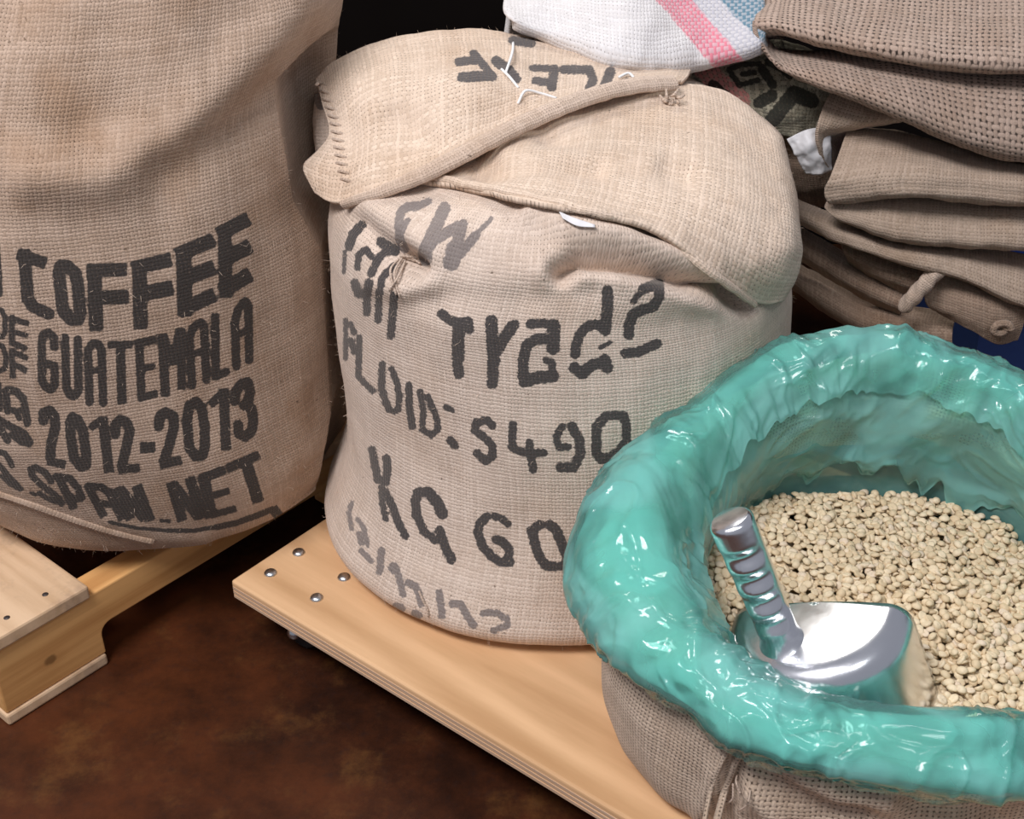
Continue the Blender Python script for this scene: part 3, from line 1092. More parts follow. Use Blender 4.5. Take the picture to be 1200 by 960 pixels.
def fuzz(G, n, parent, seed, lo=.0025, hi=.0065, wid=.00014):
    """stray jute fibres standing off the cloth, all in one part"""
    r = np.random.default_rng(seed)
    N = face_cam(G, grid_normals(G)) if parent is None else grid_normals(G)
    cen = G.reshape(-1, 3).mean(0)
    i = r.integers(2, G.shape[0] - 2, n)
    j = r.integers(2, G.shape[1] - 2, n)
    p, nn_ = G[i, j], N[i, j].copy()
    nn_ *= np.sign(((p - cen) * nn_).sum(1))[:, None] + 1e-9
    t = r.normal(size=(n, 3))
    t /= np.linalg.norm(t, axis=1)[:, None]
    L = r.uniform(lo, hi, n)[:, None]
    d1 = nn_ * .55 + t * .75
    d2 = nn_ * .2 + t * .6 + r.normal(size=(n, 3)) * .5
    m_, e_ = p + d1 * L * .5, p + d1 * L * .5 + d2 * L * .5
    w_ = np.cross(d1, r.normal(size=(n, 3)))
    w_ = w_ / np.linalg.norm(w_, axis=1)[:, None] * wid
    V = np.stack([p - w_, p + w_, m_ - w_, m_ + w_, e_ - w_ * .5, e_ + w_ * .5], 1).reshape(-1, 3)
    k = np.arange(n)[:, None] * 6
    F = np.concatenate([k + [0, 1, 3, 2], k + [2, 3, 5, 4]])
    return tag(mesh_obj('fuzz', V, F, M_fuzz, parent), None, None, None, 'stuff')


# flap folded from the back, seen as the rounded left half of the top
f1 = [
    [(372, 226, 1.20), (398, 240, 1.165), (450, 226, 1.15), (500, 206, 1.145), (560, 178, 1.175), (620, 148, 1.225), (680, 122, 1.265), (740, 103, 1.30), (800, 98, 1.34)],
    [(357, 194, 1.225), (405, 208, 1.19), (450, 190, 1.185), (500, 172, 1.19), (560, 148, 1.215), (620, 126, 1.255), (683, 108, 1.29), (745, 96, 1.32), (805, 93, 1.36)],
    [(388, 162, 1.24), (410, 155, 1.235), (450, 132, 1.245), (500, 120, 1.25), (560, 105, 1.265), (621, 95, 1.30), (686, 90, 1.33), (750, 88, 1.35), (808, 88, 1.38)],
    [(378, 122, 1.275), (402, 105, 1.285), (447, 82, 1.305), (500, 72, 1.315), (560, 66, 1.33), (622, 68, 1.35), (690, 74, 1.37), (755, 82, 1.38), (810, 84, 1.40)],
    [(371, 95, 1.32), (396, 73, 1.36), (440, 52, 1.39), (495, 41, 1.41), (555, 38, 1.42), (622, 45, 1.42), (694, 60, 1.42), (760, 76, 1.42), (812, 82, 1.43)],
]
f1 = [row(r) for r in f1]
f1.append([p + np.array([0, .035, -.03]) for p in f1[-1]])
f1.append([p + np.array([0, .07, -.10]) for p in f1[-2]])
o1, GF1 = sheet('back_flap', f1, 160, 250, M_flapB, sackB, .006, 14, .005, INK_FLAP,
                dents=[(16, -.006, [(470, 140), (520, 180)]), (18, .004, [(420, 110), (440, 180), (430, 215)]), (30, .006, [(440, 120), (540, 110)])])
f2 = [
    [(486, 214, 1.15), (556, 229, 1.095), (620, 243, 1.07), (690, 263, 1.055), (760, 287, 1.05), (830, 321, 1.055), (886, 354, 1.085), (912, 352, 1.13), (915, 348, 1.18)],
    [(505, 210, 1.155), (570, 210, 1.13), (632, 213, 1.11), (700, 225, 1.10), (775, 245, 1.085), (850, 275, 1.08), (908, 305, 1.10), (931, 312, 1.15), (930, 308, 1.21)],
    [(520, 203, 1.17), (580, 188, 1.17), (642, 178, 1.17), (710, 180, 1.175), (785, 190, 1.17), (860, 210, 1.165), (910, 240, 1.17), (928, 255, 1.21), (926, 252, 1.27)],
    [(532, 195, 1.19), (588, 165, 1.21), (650, 145, 1.24), (718, 125, 1.28), (788, 125, 1.29), (855, 140, 1.29), (900, 170, 1.28), (917, 190, 1.30), (914, 188, 1.35)],
    [(536, 193, 1.20), (592, 160, 1.23), (655, 132, 1.27), (722, 108, 1.32), (788, 100, 1.36), (846, 108, 1.37), (888, 136, 1.36), (903, 152, 1.38), (900, 150, 1.42)],
]
f2 = [row(r) for r in f2]
f2[0][1:7] = [onto(bvB, *q, .007) for q in ((556, 229), (620, 242), (690, 258), (760, 278), (830, 317), (884, 352))]
f2.append([p + np.array([0, .05, -.04]) for p in f2[-1]])
o2, GF2 = sheet('front_flap', f2, 170, 250, M_flapB, sackB, .0035, 16, .0055, [], seed=9,
                dents=[(12, -.009, [(560, 205), (640, 195), (700, 200)]), (16, -.009, [(640, 165), (720, 185), (800, 205)]), (14, .008, [(600, 190), (680, 178), (760, 190)]),
                       (16, .006, [(905, 170), (918, 230), (922, 290)])])
bvF = BVHTree.FromPolygons([tuple(v) for v in np.concatenate([GF1[::5, ::5].reshape(-1, 3), GF2[::5, ::5].reshape(-1, 3)])],
                           grid_faces(*GF1[::5, ::5].shape[:2]).tolist() + (grid_faces(*GF2[::5, ::5].shape[:2]) + GF1[::5, ::5].shape[0] * GF1[::5, ::5].shape[1]).tolist())
# grey side gusset below the left corner of the flap
gs = [row([(395, 108, 1.30), (392, 150, 1.26), (396, 200, 1.22), (402, 250, 1.18)]),
      row([(372, 110, 1.33), (369, 150, 1.30), (376, 195, 1.27), (392, 245, 1.24)]),
      row([(375, 112, 1.40), (372, 150, 1.38), (380, 195, 1.36), (396, 245, 1.34)])]
sheet('side_gusset', gs, 60, 80, M_sackB, sackB, .003, 25, .004, [], {'ink_pale': [(14, [(375, 112), (380, 122)])]})


def hem(name, path, wid, thk, mat, parent, m=160, n=14, lift=.3, rough=.0012):
    """flat rolled hem: elliptical tube along a 3D path; path entries are (point, outward normal guess)"""
    c = spline([p for p in path], m)
    t = np.gradient(c, axis=0)
    t /= np.linalg.norm(t, axis=1)[:, None]
    nrm = np.tile(np.array([0, -.55, .83]), (m, 1))
    a = np.cross(t, nrm)
    a /= np.linalg.norm(a, axis=1)[:, None]
    b = np.cross(a, t)
    th = np.linspace(0, 2 * math.pi, n + 1)
    w = spline(np.asarray(wid, float)[:, None], m)[:, 0]
    G = c[:, None] + (w[:, None] * np.cos(th))[..., None] * a[:, None] + (thk * np.sin(th))[None, :, None] * b[:, None]
    G = G + fbm(G * 55, 2)[..., None] * rough
    L = np.concatenate([[0], np.cumsum(np.linalg.norm(np.diff(c, axis=0), axis=1))])
    uv = np.stack(np.broadcast_arrays((th * .009)[None], L[:, None]), -1)
    return grid_obj(name, G, mat, parent, uv, {'ink': np.full(G.shape[:2], 60.0)})


hem('rolled_hem', [P(402, 240, 1.155), P(450, 224, 1.142), P(500, 203, 1.138), P(560, 172, 1.165), P(620, 142, 1.213), P(680, 117, 1.253), P(740, 101, 1.29), P(790, 97, 1.315)],
    [.004, .007, .009, .010, .010, .010, .010, .010], .006, M_rope, sackB)
hem('front_hem', [onto(bvB, *q, .009) for q in ((492, 212), (556, 227), (620, 240), (690, 256), (760, 276), (830, 314), (880, 349))],
    [.004, .0045, .0045, .005, .005, .005, .005], .0035, M_flapB, sackB)
# gathered tie where the two hems meet
c0 = P(788, 116, 1.285)
for k in range(6):
    a = k / 6 * 6.28
    r0 = .013 + .004 * math.sin(3 * a)
    tube('gather', [c0 + np.array([r0 * math.cos(a), .006, .6 * r0 * math.sin(a) + .002]), c0 + np.array([.008 * math.cos(a + .4), -.002, .005 * math.sin(a + .4)]),
                    c0 + np.array([.004 * math.cos(a + .9), .004, .002 * math.sin(a + .9)])], [.0013, .0017, .0010], M_rope, sackB, 6, 12)
# tied-off corner pulled through the cloth
c0 = onto(bvB, 478, 306, .004)
for k, (u0, v0, u1, v1, u2, v2) in enumerate(((470, 300, 482, 303, 492, 312), (466, 306, 460, 322, 466, 344), (470, 305, 464, 325, 470, 346), (474, 308, 468, 330, 458, 340), (468, 302, 478, 300, 490, 304))):
    tube('loose_thread', [onto(bvB, u0, v0, .003), onto(bvB, u1, v1, .006), onto(bvB, u2, v2, .003)], .0011, M_rope, sackB, 6, 16)
# white sewing thread on the flap
for pts in (((601, 52, .002), (598, 72, .010), (592, 88, .003)), ((587, 84, .003), (595, 96, .006), (607, 105, .002)), ((606, 124, .003), (614, 114, .008), (632, 113, .004), (652, 117, .002)),
            ((725, 97, .006), (735, 93, .007), (742, 96, .005))):
    tube('white_thread', [onto(bvF, u, v, o, 1.3) for u, v, o in pts], .0015, M_thread, sackB, 6, 24)
tube('white_thread', [onto(bvB, u, v, .002, 1.05) for u, v in ((492, 692), (497, 704), (502, 714), (503, 722))], .0012, M_rope, sackB, 6, 20)
lab = [[onto(bvB, u, v, o) for u, v, o in r] for r in (((655, 252, .004), (672, 257, .004), (697, 263, .004)), ((661, 258, .006), (677, 264, .005), (697, 266, .005)))]
grid_obj('paper_label', patch(lab, 8, 16), M_label, sackB, None, None, .001)
# overcast stitches down the left edge of the flap
for k in range(13):
    t = k / 12
    u0 = 374 + 34 * t + 4 * math.sin(5 * t)
    v0 = 100 + 112 * t
    tube('stitch', [onto(bvF, u0 - 3, v0 - 1, .002, 1.27), onto(bvF, u0 + 3, v0 + 1, .0045, 1.27), onto(bvF, u0 + 10, v0 + 2, .001, 1.27)], .0017, M_rope, sackB, 6, 10)

# ================================================================== open sack, liner, beans
def rim_grid(shrink, m, s_lo, s_hi):
    """cross-section: outer hem -> bulge -> crest -> inner side -> hanging edge"""
    ro, rt, ri = ringfun(R_OUT), ringfun(R_TOP), ringfun(R_IN)
    zh, zt, zi = ringfun(Z_HEM), ringfun(Z_TOP), ringfun(Z_IN)
    zm = zh + .45 * (zt - zh)
    zq = zh + .82 * (zt - zh)
    pr = np.stack([np.stack([ro - .020, zh - .012], -1), np.stack([ro - .002, zh + .012], -1), np.stack([ro + .004, zm], -1), np.stack([ro - .010, zq], -1), np.stack([rt, zt], -1),
                   np.stack([rt - .55 * (rt - ri), zt - .015], -1), np.stack([ri, zt - .055], -1), np.stack([ri + .002, zi], -1), np.stack([ri + .012, zi - .02], -1)])
    cen = np.stack([(ro + ri) / 2, (zt + zh) / 2], -1)
    pr = cen + (pr - cen) * (1 - shrink / .05)
    A = cr_matrix(len(pr), 400)
    full = np.einsum('ri,ick->rck', A, pr)
    full = full[int(s_lo * 399):int(s_hi * 399) + 1]
    full = full[np.linspace(0, len(full) - 1, m).astype(int)]
    r, z = full[..., 0], full[..., 1]
    return np.stack([CX + r * np.sin(TH)[None], CY - r * np.cos(TH)[None], z], -1)


openS = thing('open_burlap_sack', (CX, CY, DT), 'open burlap sack with rolled-down mouth holding the pale beans', 'sack')
profC = [(.01, DT + .001, CX, CY), (.15, DT + .001, CX, CY), (.188, DT + .010, CX, CY), (.203, DT + .04, CX, CY), (.207, .19, CX, CY), (.206, .235, CX, CY), (.200, .262, CX, CY), (.192, .272, CX, CY)]
GC, uvC = body_grid(profC, 460, 210, 2.05, sx=1.20, sy=.95)
NC = out_normals(GC, CX, CY)
GC = GC + NC * (fbm(GC * (10, 10, 6) + 20, 3) * .007)[..., None] * np.clip((GC[..., 2:3] - DT) / .03, 0, 1)
NC = out_normals(GC, CX, CY)
GC = sculpt(GC, NC, [(14, -.010, [(880, 862), (862, 900), (845, 960)]), (12, .006, [(858, 868), (840, 910), (820, 960)]),
                     (18, .012, [(905, 880), (940, 905), (980, 925), (1040, 935)]), (14, -.010, [(890, 905), (930, 930), (970, 950), (1010, 955)]),
                     (12, .008, [(880, 930), (910, 960)]), (16, -.006, [(1010, 915), (1080, 945), (1160, 950)]),
                     (20, .006, [(730, 800), (760, 860), (790, 950)])])
NC = out_normals(GC, CX, CY)
grid_obj('body', GC, M_sackC, openS, uvC, {'ink': ink_on(GC, NC, [(9, [(711, 853), (716, 880)]), (6, [(713, 872), (717, 888)])])})
bvC = coarse_bvh(GC, 3)
for du in (0, 14):
    pts = [onto(bvC, 874 - du, 864, .0015, .7), onto(bvC, 860 - du, 892, .002, .7), onto(bvC, 848 - du, 925, .002, .7), onto(bvC, 838 - du, 970, .002, .7), onto(bvC, 832 - du, 1030, .002, .7), onto(bvC, 830 - du, 1090, .002, .7)]
    pts = [q_ for q_ in pts if q_[2] < .40 and np.hypot(q_[0] - CX, q_[1] - CY) < .27 and q_[2] > DT + .012]
    tube('side_seam', pts, .0034 if du == 0 else .0022, M_sackC, openS, 8, 70, {'ink': np.full(560, 60.0)})
for u0, v0, u1, v1 in ((862, 905, 872, 930), (858, 915, 852, 940), (880, 925, 868, 948)):
    tube('frayed_thread', [onto(bvC, u0, v0, .003, .7), onto(bvC, (u0 + u1) / 2 + 5, (v0 + v1) / 2, .008, .7), onto(bvC, u1, v1, .003, .7)], .0009, M_rope, openS, 6, 14)
GR = rim_grid(.011, 110, .10, .93)
NR = grid_normals(GR)
cenR = np.stack([CX + .2 * np.sin(TH), CY - .2 * np.cos(TH), np.full(TH.shape, .33)], -1)[None]
NR = NR if ((GR - cenR) * NR).sum() > 0 else -NR
GR = GR + NR * (fbm(GR * (12, 12, 16) + 3, 3) * .012 - .002)[..., None]
GR[:, -1] = GR[:, 0]
grid_obj('rolled_cuff', GR, M_rollC, openS, np.stack(np.broadcast_arrays((TH * .19)[None], np.linspace(0, .26, 110)[:, None]), -1))

liner = thing('plastic_liner', (CX, CY, DT + .01), 'shiny turquoise plastic liner bag folded over the mouth of the open sack', 'liner bag')
GL = rim_grid(-.002, 210, 0, 1)
NL = grid_normals(GL)
NL = NL if ((GL - cenR) * NL).sum() > 0 else -NL
ang = np.stack([np.cos(TH) * 1.0, np.sin(TH) * 1.0], -1)
q = GL * 9.0
warp_ = np.stack([fbm(q * .6 + 31, 2), fbm(q * .6 + 57, 2), fbm(q * .6 + 83, 2)], -1)
q = q + .9 * warp_
cr = (1 - 2.4 * np.abs(noise3(q))) + .42 * (1 - 2.4 * np.abs(noise3(q * 2.3 + 9))) + .14 * (1 - 2.4 * np.abs(noise3(q * 5.1 + 4)))
big = fbm(GL * 7 + 60, 2)
lines = sum(np.exp(-(noise3(q * f_ + o_) / w_) ** 2) * a_ for f_, o_, w_, a_ in ((1.5, 70, .035, .0024), (2.4, 90, .05, .0020), (1.1, 20, .025, .0020)))
lines *= np.clip(fbm(GL * 11 + 33, 2) * 2.5 + .5, 0, 1)
GL = GL + NL * (cr * .0080 + big * .011 + lines - .004)[..., None]
# ragged free edges inside and outside
zz = np.linspace(0, 1, 210)
edge_in = np.clip((zz - .86) / .14, 0, 1)[:, None] * (fbm(np.stack([np.sin(TH) * 4.5, np.cos(TH) * 4.5, TH * 0 + 2], -1), 3) * .055)[None]
edge_out = np.clip((.14 - zz) / .14, 0, 1)[:, None] * (fbm(np.stack([np.sin(TH) * 3, np.cos(TH) * 3, TH * 0 + 9], -1), 3) * .030)[None]
GL[..., 2] += edge_in + edge_out
GL[:, -1] = GL[:, 0]
clr = np.interp(zz, [0, .08, .5, .62, .95, 1], [.30, .34, .36, .55, .58, .45])[:, None] * ringfun([.7, .7, .85, 1.0, 1.1, 1.1, 1.0, .7])[None]
hard = np.tanh(14 * fbm(GL * 13 + 5, 2)) * .12
clr = np.clip(clr + hard, .05, .8)
grid_obj('folded_cuff', GL, M_liner, liner, None, {'clear': clr})
# loose second ply lying over the outside and crest
m2 = 150
G2 = GL[:m2].copy()
N2 = NL[:m2]
t2_ = np.linspace(0, 1, m2)
q2 = GL[:m2] * 12 + 40
q2 = q2 + .8 * np.stack([fbm(q2 * .6 + 3, 2), fbm(q2 * .6 + 5, 2), fbm(q2 * .6 + 8, 2)], -1)
lift = .0028 + .0022 * np.exp(-(noise3(q2 * 1.4 + 7) / .05) ** 2) + .0035 * (1 - 2.4 * np.abs(noise3(q2))) + .0012 * (1 - 2.4 * np.abs(noise3(q2 * 2.6)))
G2 = G2 + N2 * np.maximum(lift, .0006)[..., None]
G2[..., 2] += np.clip((t2_ - .75) / .25, 0, 1)[:, None] * (np.abs(fbm(np.stack([np.sin(TH) * 5, np.cos(TH) * 5, TH * 0 + 4], -1), 3)) * .03)[None]
G2[:, -1] = G2[:, 0]
grid_obj('outer_ply', G2, M_liner, liner, None, {'clear': np.clip(.62 + np.tanh(14 * fbm(G2 * 11 + 25, 2)) * .14, .1, .85)})
# inner wall of the bag, running down behind the beans
BEAN_Z = .252
zl = np.linspace(0, 1, 50)[:, None]
rw = ringfun(np.array(R_IN) + .016)[None] * (1 - .03 * zl)
zt_ = (ringfun(Z_IN) + .02)[None]
zw = zt_ + (BEAN_Z - .09 - zt_) * zl
GW = np.stack([CX + rw * np.sin(TH)[None], CY - rw * np.cos(TH)[None], np.broadcast_to(zw, rw.shape)], -1)
nW = np.stack([np.sin(TH), -np.cos(TH), 0 * TH], -1)[None]
GW = GW + nW * (fbm(GW * (14, 14, 20), 3) * .004)[..., None]
GW[:, -1] = GW[:, 0]
grid_obj('inner_wall', GW, M_liner, liner, None, {'clear': np.full(GW.shape[:2], .62)})

# ------------------------------------------------------------------ scoop
w_ax = np.array([-.36, .06, .93])
w_ax /= np.linalg.norm(w_ax)
cap_c = PZ(956, 711, .302)                        # middle of the cap's straight rim
d_ = ray(917, 752)
root = CAM + d_ * (((cap_c - CAM) @ w_ax) / (d_ @ w_ax))   # where the handle leaves the cap
c_ax = np.array([-.42, -1.0, 0.0])
c_ax = c_ax - (c_ax @ w_ax) * w_ax
c_ax /= np.linalg.norm(c_ax)
s_ax = np.cross(c_ax, w_ax)
s_ax /= np.linalg.norm(s_ax)
if s_ax[0] < 0:
    s_ax = -s_ax
scoop = thing('bean_scoop', tuple(PZ(985, 770, .20)), 'shiny cast aluminium scoop with finger-grip handle stuck in the beans', 'scoop')
SW, SD, SL = .079, .090, .15
phi = np.linspace(0, math.pi, 73)
rows = []
for t in np.linspace(0, 1, 16):                    # wall, mouth to shoulder
    h = -SL + (SL - .022) * t
    flare = 1 + .05 * (1 - t)
    mouth = (1 - t) ** 2 * .05
    rows.append([cap_c + w_ax * (h - mouth * math.sin(p) * -1.0) + s_ax * SW * flare * math.cos(p) + c_ax * SD * math.sin(p) ** .85 * (1 - .05 * (1 - t)) for p in phi])
for t in np.linspace(.12, 1, 9):                   # shoulder fillet
    a = t * math.pi / 2
    rows.append([cap_c + w_ax * (-.022 + .022 * math.sin(a)) + s_ax * (SW - .020 * (1 - math.cos(a))) * math.cos(p) + c_ax * (SD - .020 * (1 - math.cos(a))) * math.sin(p) ** .85 for p in phi])
for t in np.linspace(.9, 0, 12):                   # end cap
    rows.append([cap_c + w_ax * (.004 * (1 - t * t)) + s_ax * (SW - .020) * t * math.cos(p) + c_ax * (SD - .020) * t * math.sin(p) ** .85 for p in phi])
GS = np.array(rows)
bowl = grid_obj('bowl', GS, M_alu, scoop, None, None, .0028)
bvS = BVHTree.FromPolygons([tuple(v) for v in GS.reshape(-1, 3)], grid_faces(*GS.shape[:2]).tolist())
# handle: axis from the cap to the pommel seen end-on
tip = P(858, 613, 0)                               # replaced below by the point at handle length
d = ray(855, 607)
best = min((abs(np.linalg.norm(CAM + d * k - root) - .128), k) for k in np.linspace(.5, 1.2, 1401))
ks = [k for k in np.linspace(.5, 1.2, 1401) if abs(np.linalg.norm(CAM + d * k - root) - .128) < .0012]
kk = min(ks) if ks else best[1]
tip = CAM + d * kk
h_ax = (tip - root) / np.linalg.norm(tip - root)
g_ax = np.array([-.45, -1, .1])
g_ax = g_ax - (g_ax @ h_ax) * h_ax
g_ax /= np.linalg.norm(g_ax)
k_ax = np.cross(h_ax, g_ax)
rows = []
nn = 40
HL = np.linalg.norm(tip - root)
for t in np.concatenate([np.linspace(-.10, .0, 6)[:-1], np.linspace(0, .93, 70), .93 + .07 * np.sin(np.linspace(.1, 1, 10) * math.pi / 2)]):
    base = .0175 + .0025 * max(t, 0)
    if t < 0.10:
        base += .010 * ((.10 - t) / .2) ** 2 * 2
    if t > .93:
        x = (t - .93) / .07
        base *= math.sqrt(max(1e-4, 1 - .35 * x ** 4))
    gr = 0.0
    if .13 < t < .84:
        gr = .0040 * (.5 - .5 * math.cos((t - .13) / .71 * 4 * 2 * math.pi))
    ring = []
    for a in np.linspace(0, 2 * math.pi, nn + 1):
        ca_, sa_ = math.cos(a), math.sin(a)
        cut = gr * 1.25 * max(0, ca_) ** 1.2
        rr_ = base
        ring.append(root + h_ax * (HL * t) + g_ax * (rr_ * ca_ - cut) + k_ax * rr_ * .95 * sa_)
    rows.append(ring)
last = np.mean(rows[-1], axis=0)
rows.append([last] * (nn + 1))
grid_obj('handle', np.array(rows), M_alu, scoop)

# ------------------------------------------------------------------ coffee beans
def bean_template(nu=9, nv=6):
    vs, fs = [], []
    for i in range(nv):
        la = -math.pi / 2 + math.pi * i / (nv - 1)
        for j in range(nu):
            lo = 2 * math.pi * j / nu
            vs.append([math.cos(la) * math.cos(lo), math.cos(la) * math.sin(lo), math.sin(la)])
    vs = np.array(vs)
    fs = [[i * nu + j, i * nu + (j + 1) % nu, (i + 1) * nu + (j + 1) % nu, (i + 1) * nu + j] for i in range(nv - 1) for j in range(nu)]
    fs.append(list(range(nu))[::-1])
    fs.append([(nv - 1) * nu + j for j in range(nu)])
    z = vs[:, 2].copy()
    z = np.where(z < 0, z * .34, z)
    flat = z < -.2
    z = np.where(flat & (np.abs(vs[:, 1]) < .22), z + .22, z)          # centre cut
    vs = np.stack([vs[:, 0] * .0052, vs[:, 1] * .0042, z * .0035], 1)
    return vs, fs


bv_, bf_ = bean_template()
HX = .23
cell = .0015
hn = int(2 * HX / cell)
Hm = np.full((hn, hn), BEAN_Z - .008)
gx = (np.arange(hn) + .5) * cell - HX
XX, YY = np.meshgrid(gx, gx, indexing='ij')
Hm += .006 * np.sin(XX * 22 + 1) * np.cos(YY * 17) + .010 * np.clip((YY - .02) / .12, -1, 1)
kr = 3
kx, ky = np.meshgrid(np.arange(-kr, kr + 1), np.arange(-kr, kr + 1), indexing='ij')
kd2 = (kx ** 2 + ky ** 2) * cell ** 2 / .0040 ** 2
kin = kd2 <= 1
kprof = .0042 * np.sqrt(np.clip(1 - kd2, 0, 1))
lim_r = float(min(R_IN)) + .02
beans = []
ctr = 0
while ctr < 6400:
    ctr += 1
    a = rng.uniform(0, 2 * math.pi)
    rmax = float(np.interp(a, np.append(np.arange(8), 8) * math.pi / 4, np.append(R_IN, R_IN[0]))) + .006
    r = math.sqrt(rng.uniform()) * rmax
    x, y = r * math.sin(a), -r * math.cos(a)
    best = None
    for tr in range(5):
        xx = x + (rng.normal() * .004 if tr else 0)
        yy = y + (rng.normal() * .004 if tr else 0)
        i, j = int((xx + HX) / cell), int((yy + HX) / cell)
        if not (kr < i < hn - kr - 1 and kr < j < hn - kr - 1):
            continue
        W = Hm[i - kr:i + kr + 1, j - kr:j + kr + 1]
        z = W[kin].max() * .55 + W[kin].mean() * .45
        if best is None or z < best[0]:
            best = (z, i, j, xx, yy)
    z, i, j, xx, yy = best
    p = Vector((CX + xx, CY + yy, z + .002))
    hit = bvS.find_nearest(p)
    if hit[0] is not None and hit[3] < .0042:
        continue
    W = Hm[i - kr:i + kr + 1, j - kr:j + kr + 1]
    W[kin] = np.maximum(W[kin], (z + kprof)[kin])
    beans.append((xx, yy, z + .0016, i, j))
vis = [b for b in beans if Hm[b[3] - 1:b[3] + 2, b[4] - 1:b[4] + 2].min() < b[2] + .006]
info = []
for xx, yy, z, i, j in vis:
    yaw = rng.uniform(0, 6.283)
    tx = rng.normal() * .42 + (math.pi if rng.uniform() < .5 else 0)
    ty = rng.normal() * .42
    R = np.array((Matrix.Rotation(yaw, 3, 'Z') @ Matrix.Rotation(tx, 3, 'X') @ Matrix.Rotation(ty, 3, 'Y')))
    s = rng.uniform(.88, 1.14)
    info.append((np.array([CX + xx, CY + yy, z]), R, s))
# the 300 that show largest: nearest to the camera among those in view and not under the rim or scoop
bvL = BVHTree.FromPolygons([tuple(v) for v in GL[::3, ::6].reshape(-1, 3)], grid_faces(*GL[::3, ::6].shape[:2]).tolist())
order = []
for k, (c, R, s) in enumerate(info):
    u, v = proj(c[None])
    dv = Vector(CAM - c)
    dist = dv.length
    dv.normalize()
    st = Vector(c) + dv * .006
    hid = (not (0 < u[0] < 1200 and 0 < v[0] < 960)) or bvL.ray_cast(st, dv)[0] is not None or bvS.ray_cast(st, dv)[0] is not None
    order.append((hid, dist, k))
order.sort()
single = {k for h, d_, k in order[:300] if not h}
bme = bpy.data.meshes.new('coffee_bean')
bme.from_pydata([tuple(v) for v in bv_], [], bf_)
bme.update()
bme.polygons.foreach_set('use_smooth', [True] * len(bme.polygons))
bme.materials.append(M_bean)
allv, allf = [], []
for k, (c, R, s) in enumerate(info):
    if k in single:
        o = bpy.data.objects.new('coffee_bean', bme)
        m = Matrix(R.tolist()).to_4x4()
        o.matrix_world = Matrix.Translation(c) @ m @ Matrix.Scale(float(s), 4)
        COL.objects.link(o)
        tag(o, 'single pale unroasted coffee bean in the nearer part of the heap around the scoop', 'bean', 'nearest loose beans in the open sack')
    else:
        n0 = len(allv) * len(bv_)
        allv.append((bv_ * s) @ R.T + c)
        allf += [[q + n0 for q in f] for f in bf_]
allv = np.concatenate(allv)
# bed of beans further down, closing the heap
n0 = len(allv)
bt = np.linspace(0, 2 * math.pi, 64, endpoint=False)
ring = np.array([[CX + (ra + .005) * math.sin(t), CY - (ra + .005) * math.cos(t), BEAN_Z - .016] for t, ra in zip(bt, ringfun(R_IN, bt))])
allv = np.concatenate([allv, ring])
allf.append([n0 + k for k in range(64)])
heap = mesh_obj('coffee_beans', allv, allf, M_bean, None, True)
tag(heap, 'heap of pale unroasted coffee beans filling the lined open sack', 'beans', None, 'stuff')

# ================================================================== empty sacks behind
def roll(name, st, mat, parent, nr=60, nc=150, **kw):
    """stations left to right, each (u, v, y) from the back over the nose and under"""
    c = [row(s) for s in st]
    if st[-1][0][0] > 1250:                       # the stack goes on outside the frame
        c.append([q + np.array([.14, .01, .002]) for q in c[-1]])
    c = np.transpose(np.array(c), (1, 0, 2))
    return sheet(name, c, nr, nc, mat, parent, **kw)


SX, SY = .52, 1.50
# white woven sack lying on top of the fair-trade sack
whiteS = thing('woven_sack', tuple(P(740, 60, 1.46)), 'white woven sack with pink and blue stripes slumped behind the folded top', 'sack')
bands = {'stripe_pink': [(32, [(620, -190), (740, -50), (790, 2), (822, 40), (858, 78), (870, 95)])],
         'stripe_grey': [(96, [(670, -190), (790, -50), (838, 2), (872, 40), (905, 80)])],
         'stripe_blue': [(36, [(700, -190), (820, -60), (868, 2), (900, 32), (930, 60)])]}
wst = []
for (u0, v0), (u1, v1), (u2, v2) in (((606, 38), (597, 16), (597, -14)), ((652, 55), (648, 26), (646, -20)), ((740, 83), (738, 46), (736, -20)), ((818, 81), (816, 44), (814, -20)), ((890, 64), (890, 34), (888, -20))):
    b = onto(bvF, u0, v0, .012, 1.40)
    if u0 > 800:
        b = P(u0, v0, 1.405)
    y0 = b[1]
    tp = P(u2, v2, y0 + .070)
    wst.append([tp + np.array([0, .20, -.15]), tp + np.array([0, .22, -.03]), tp + np.array([0, .16, .04]), tp + np.array([0, .07, .04]), tp, P(u1, v1, y0 + .004), P(u0, v0 - 12, y0 - .012), P(u0, v0, y0 - .002), b + np.array([.003, .022, .006]), b + np.array([.004, .10, .03])])
    if u0 == 606:                                  # rounded left end turning back
        mid_ = np.mean(wst[0], axis=0) + np.array([.004, .02, 0])
        wst.insert(0, [mid_ + (q_ - mid_) * .35 + np.array([-.004, .02, 0]) for q_ in wst[0]])
        wst.insert(1, [mid_ + (q_ - mid_) * .85 + np.array([-.003, .008, 0]) for q_ in wst[1]])
mid_ = np.mean(wst[-1], axis=0) + np.array([.03, .02, 0])
wst.append([mid_ + (q_ - mid_) * .7 for q_ in wst[-1]])
wst.append([mid_ + (q_ - mid_) * .2 for q_ in wst[-2]])
wc = np.transpose(np.array(wst), (1, 0, 2))
sheet('cloth', wc, 130, 170, M_white, whiteS, amp=.008, freq=13, extra=bands)

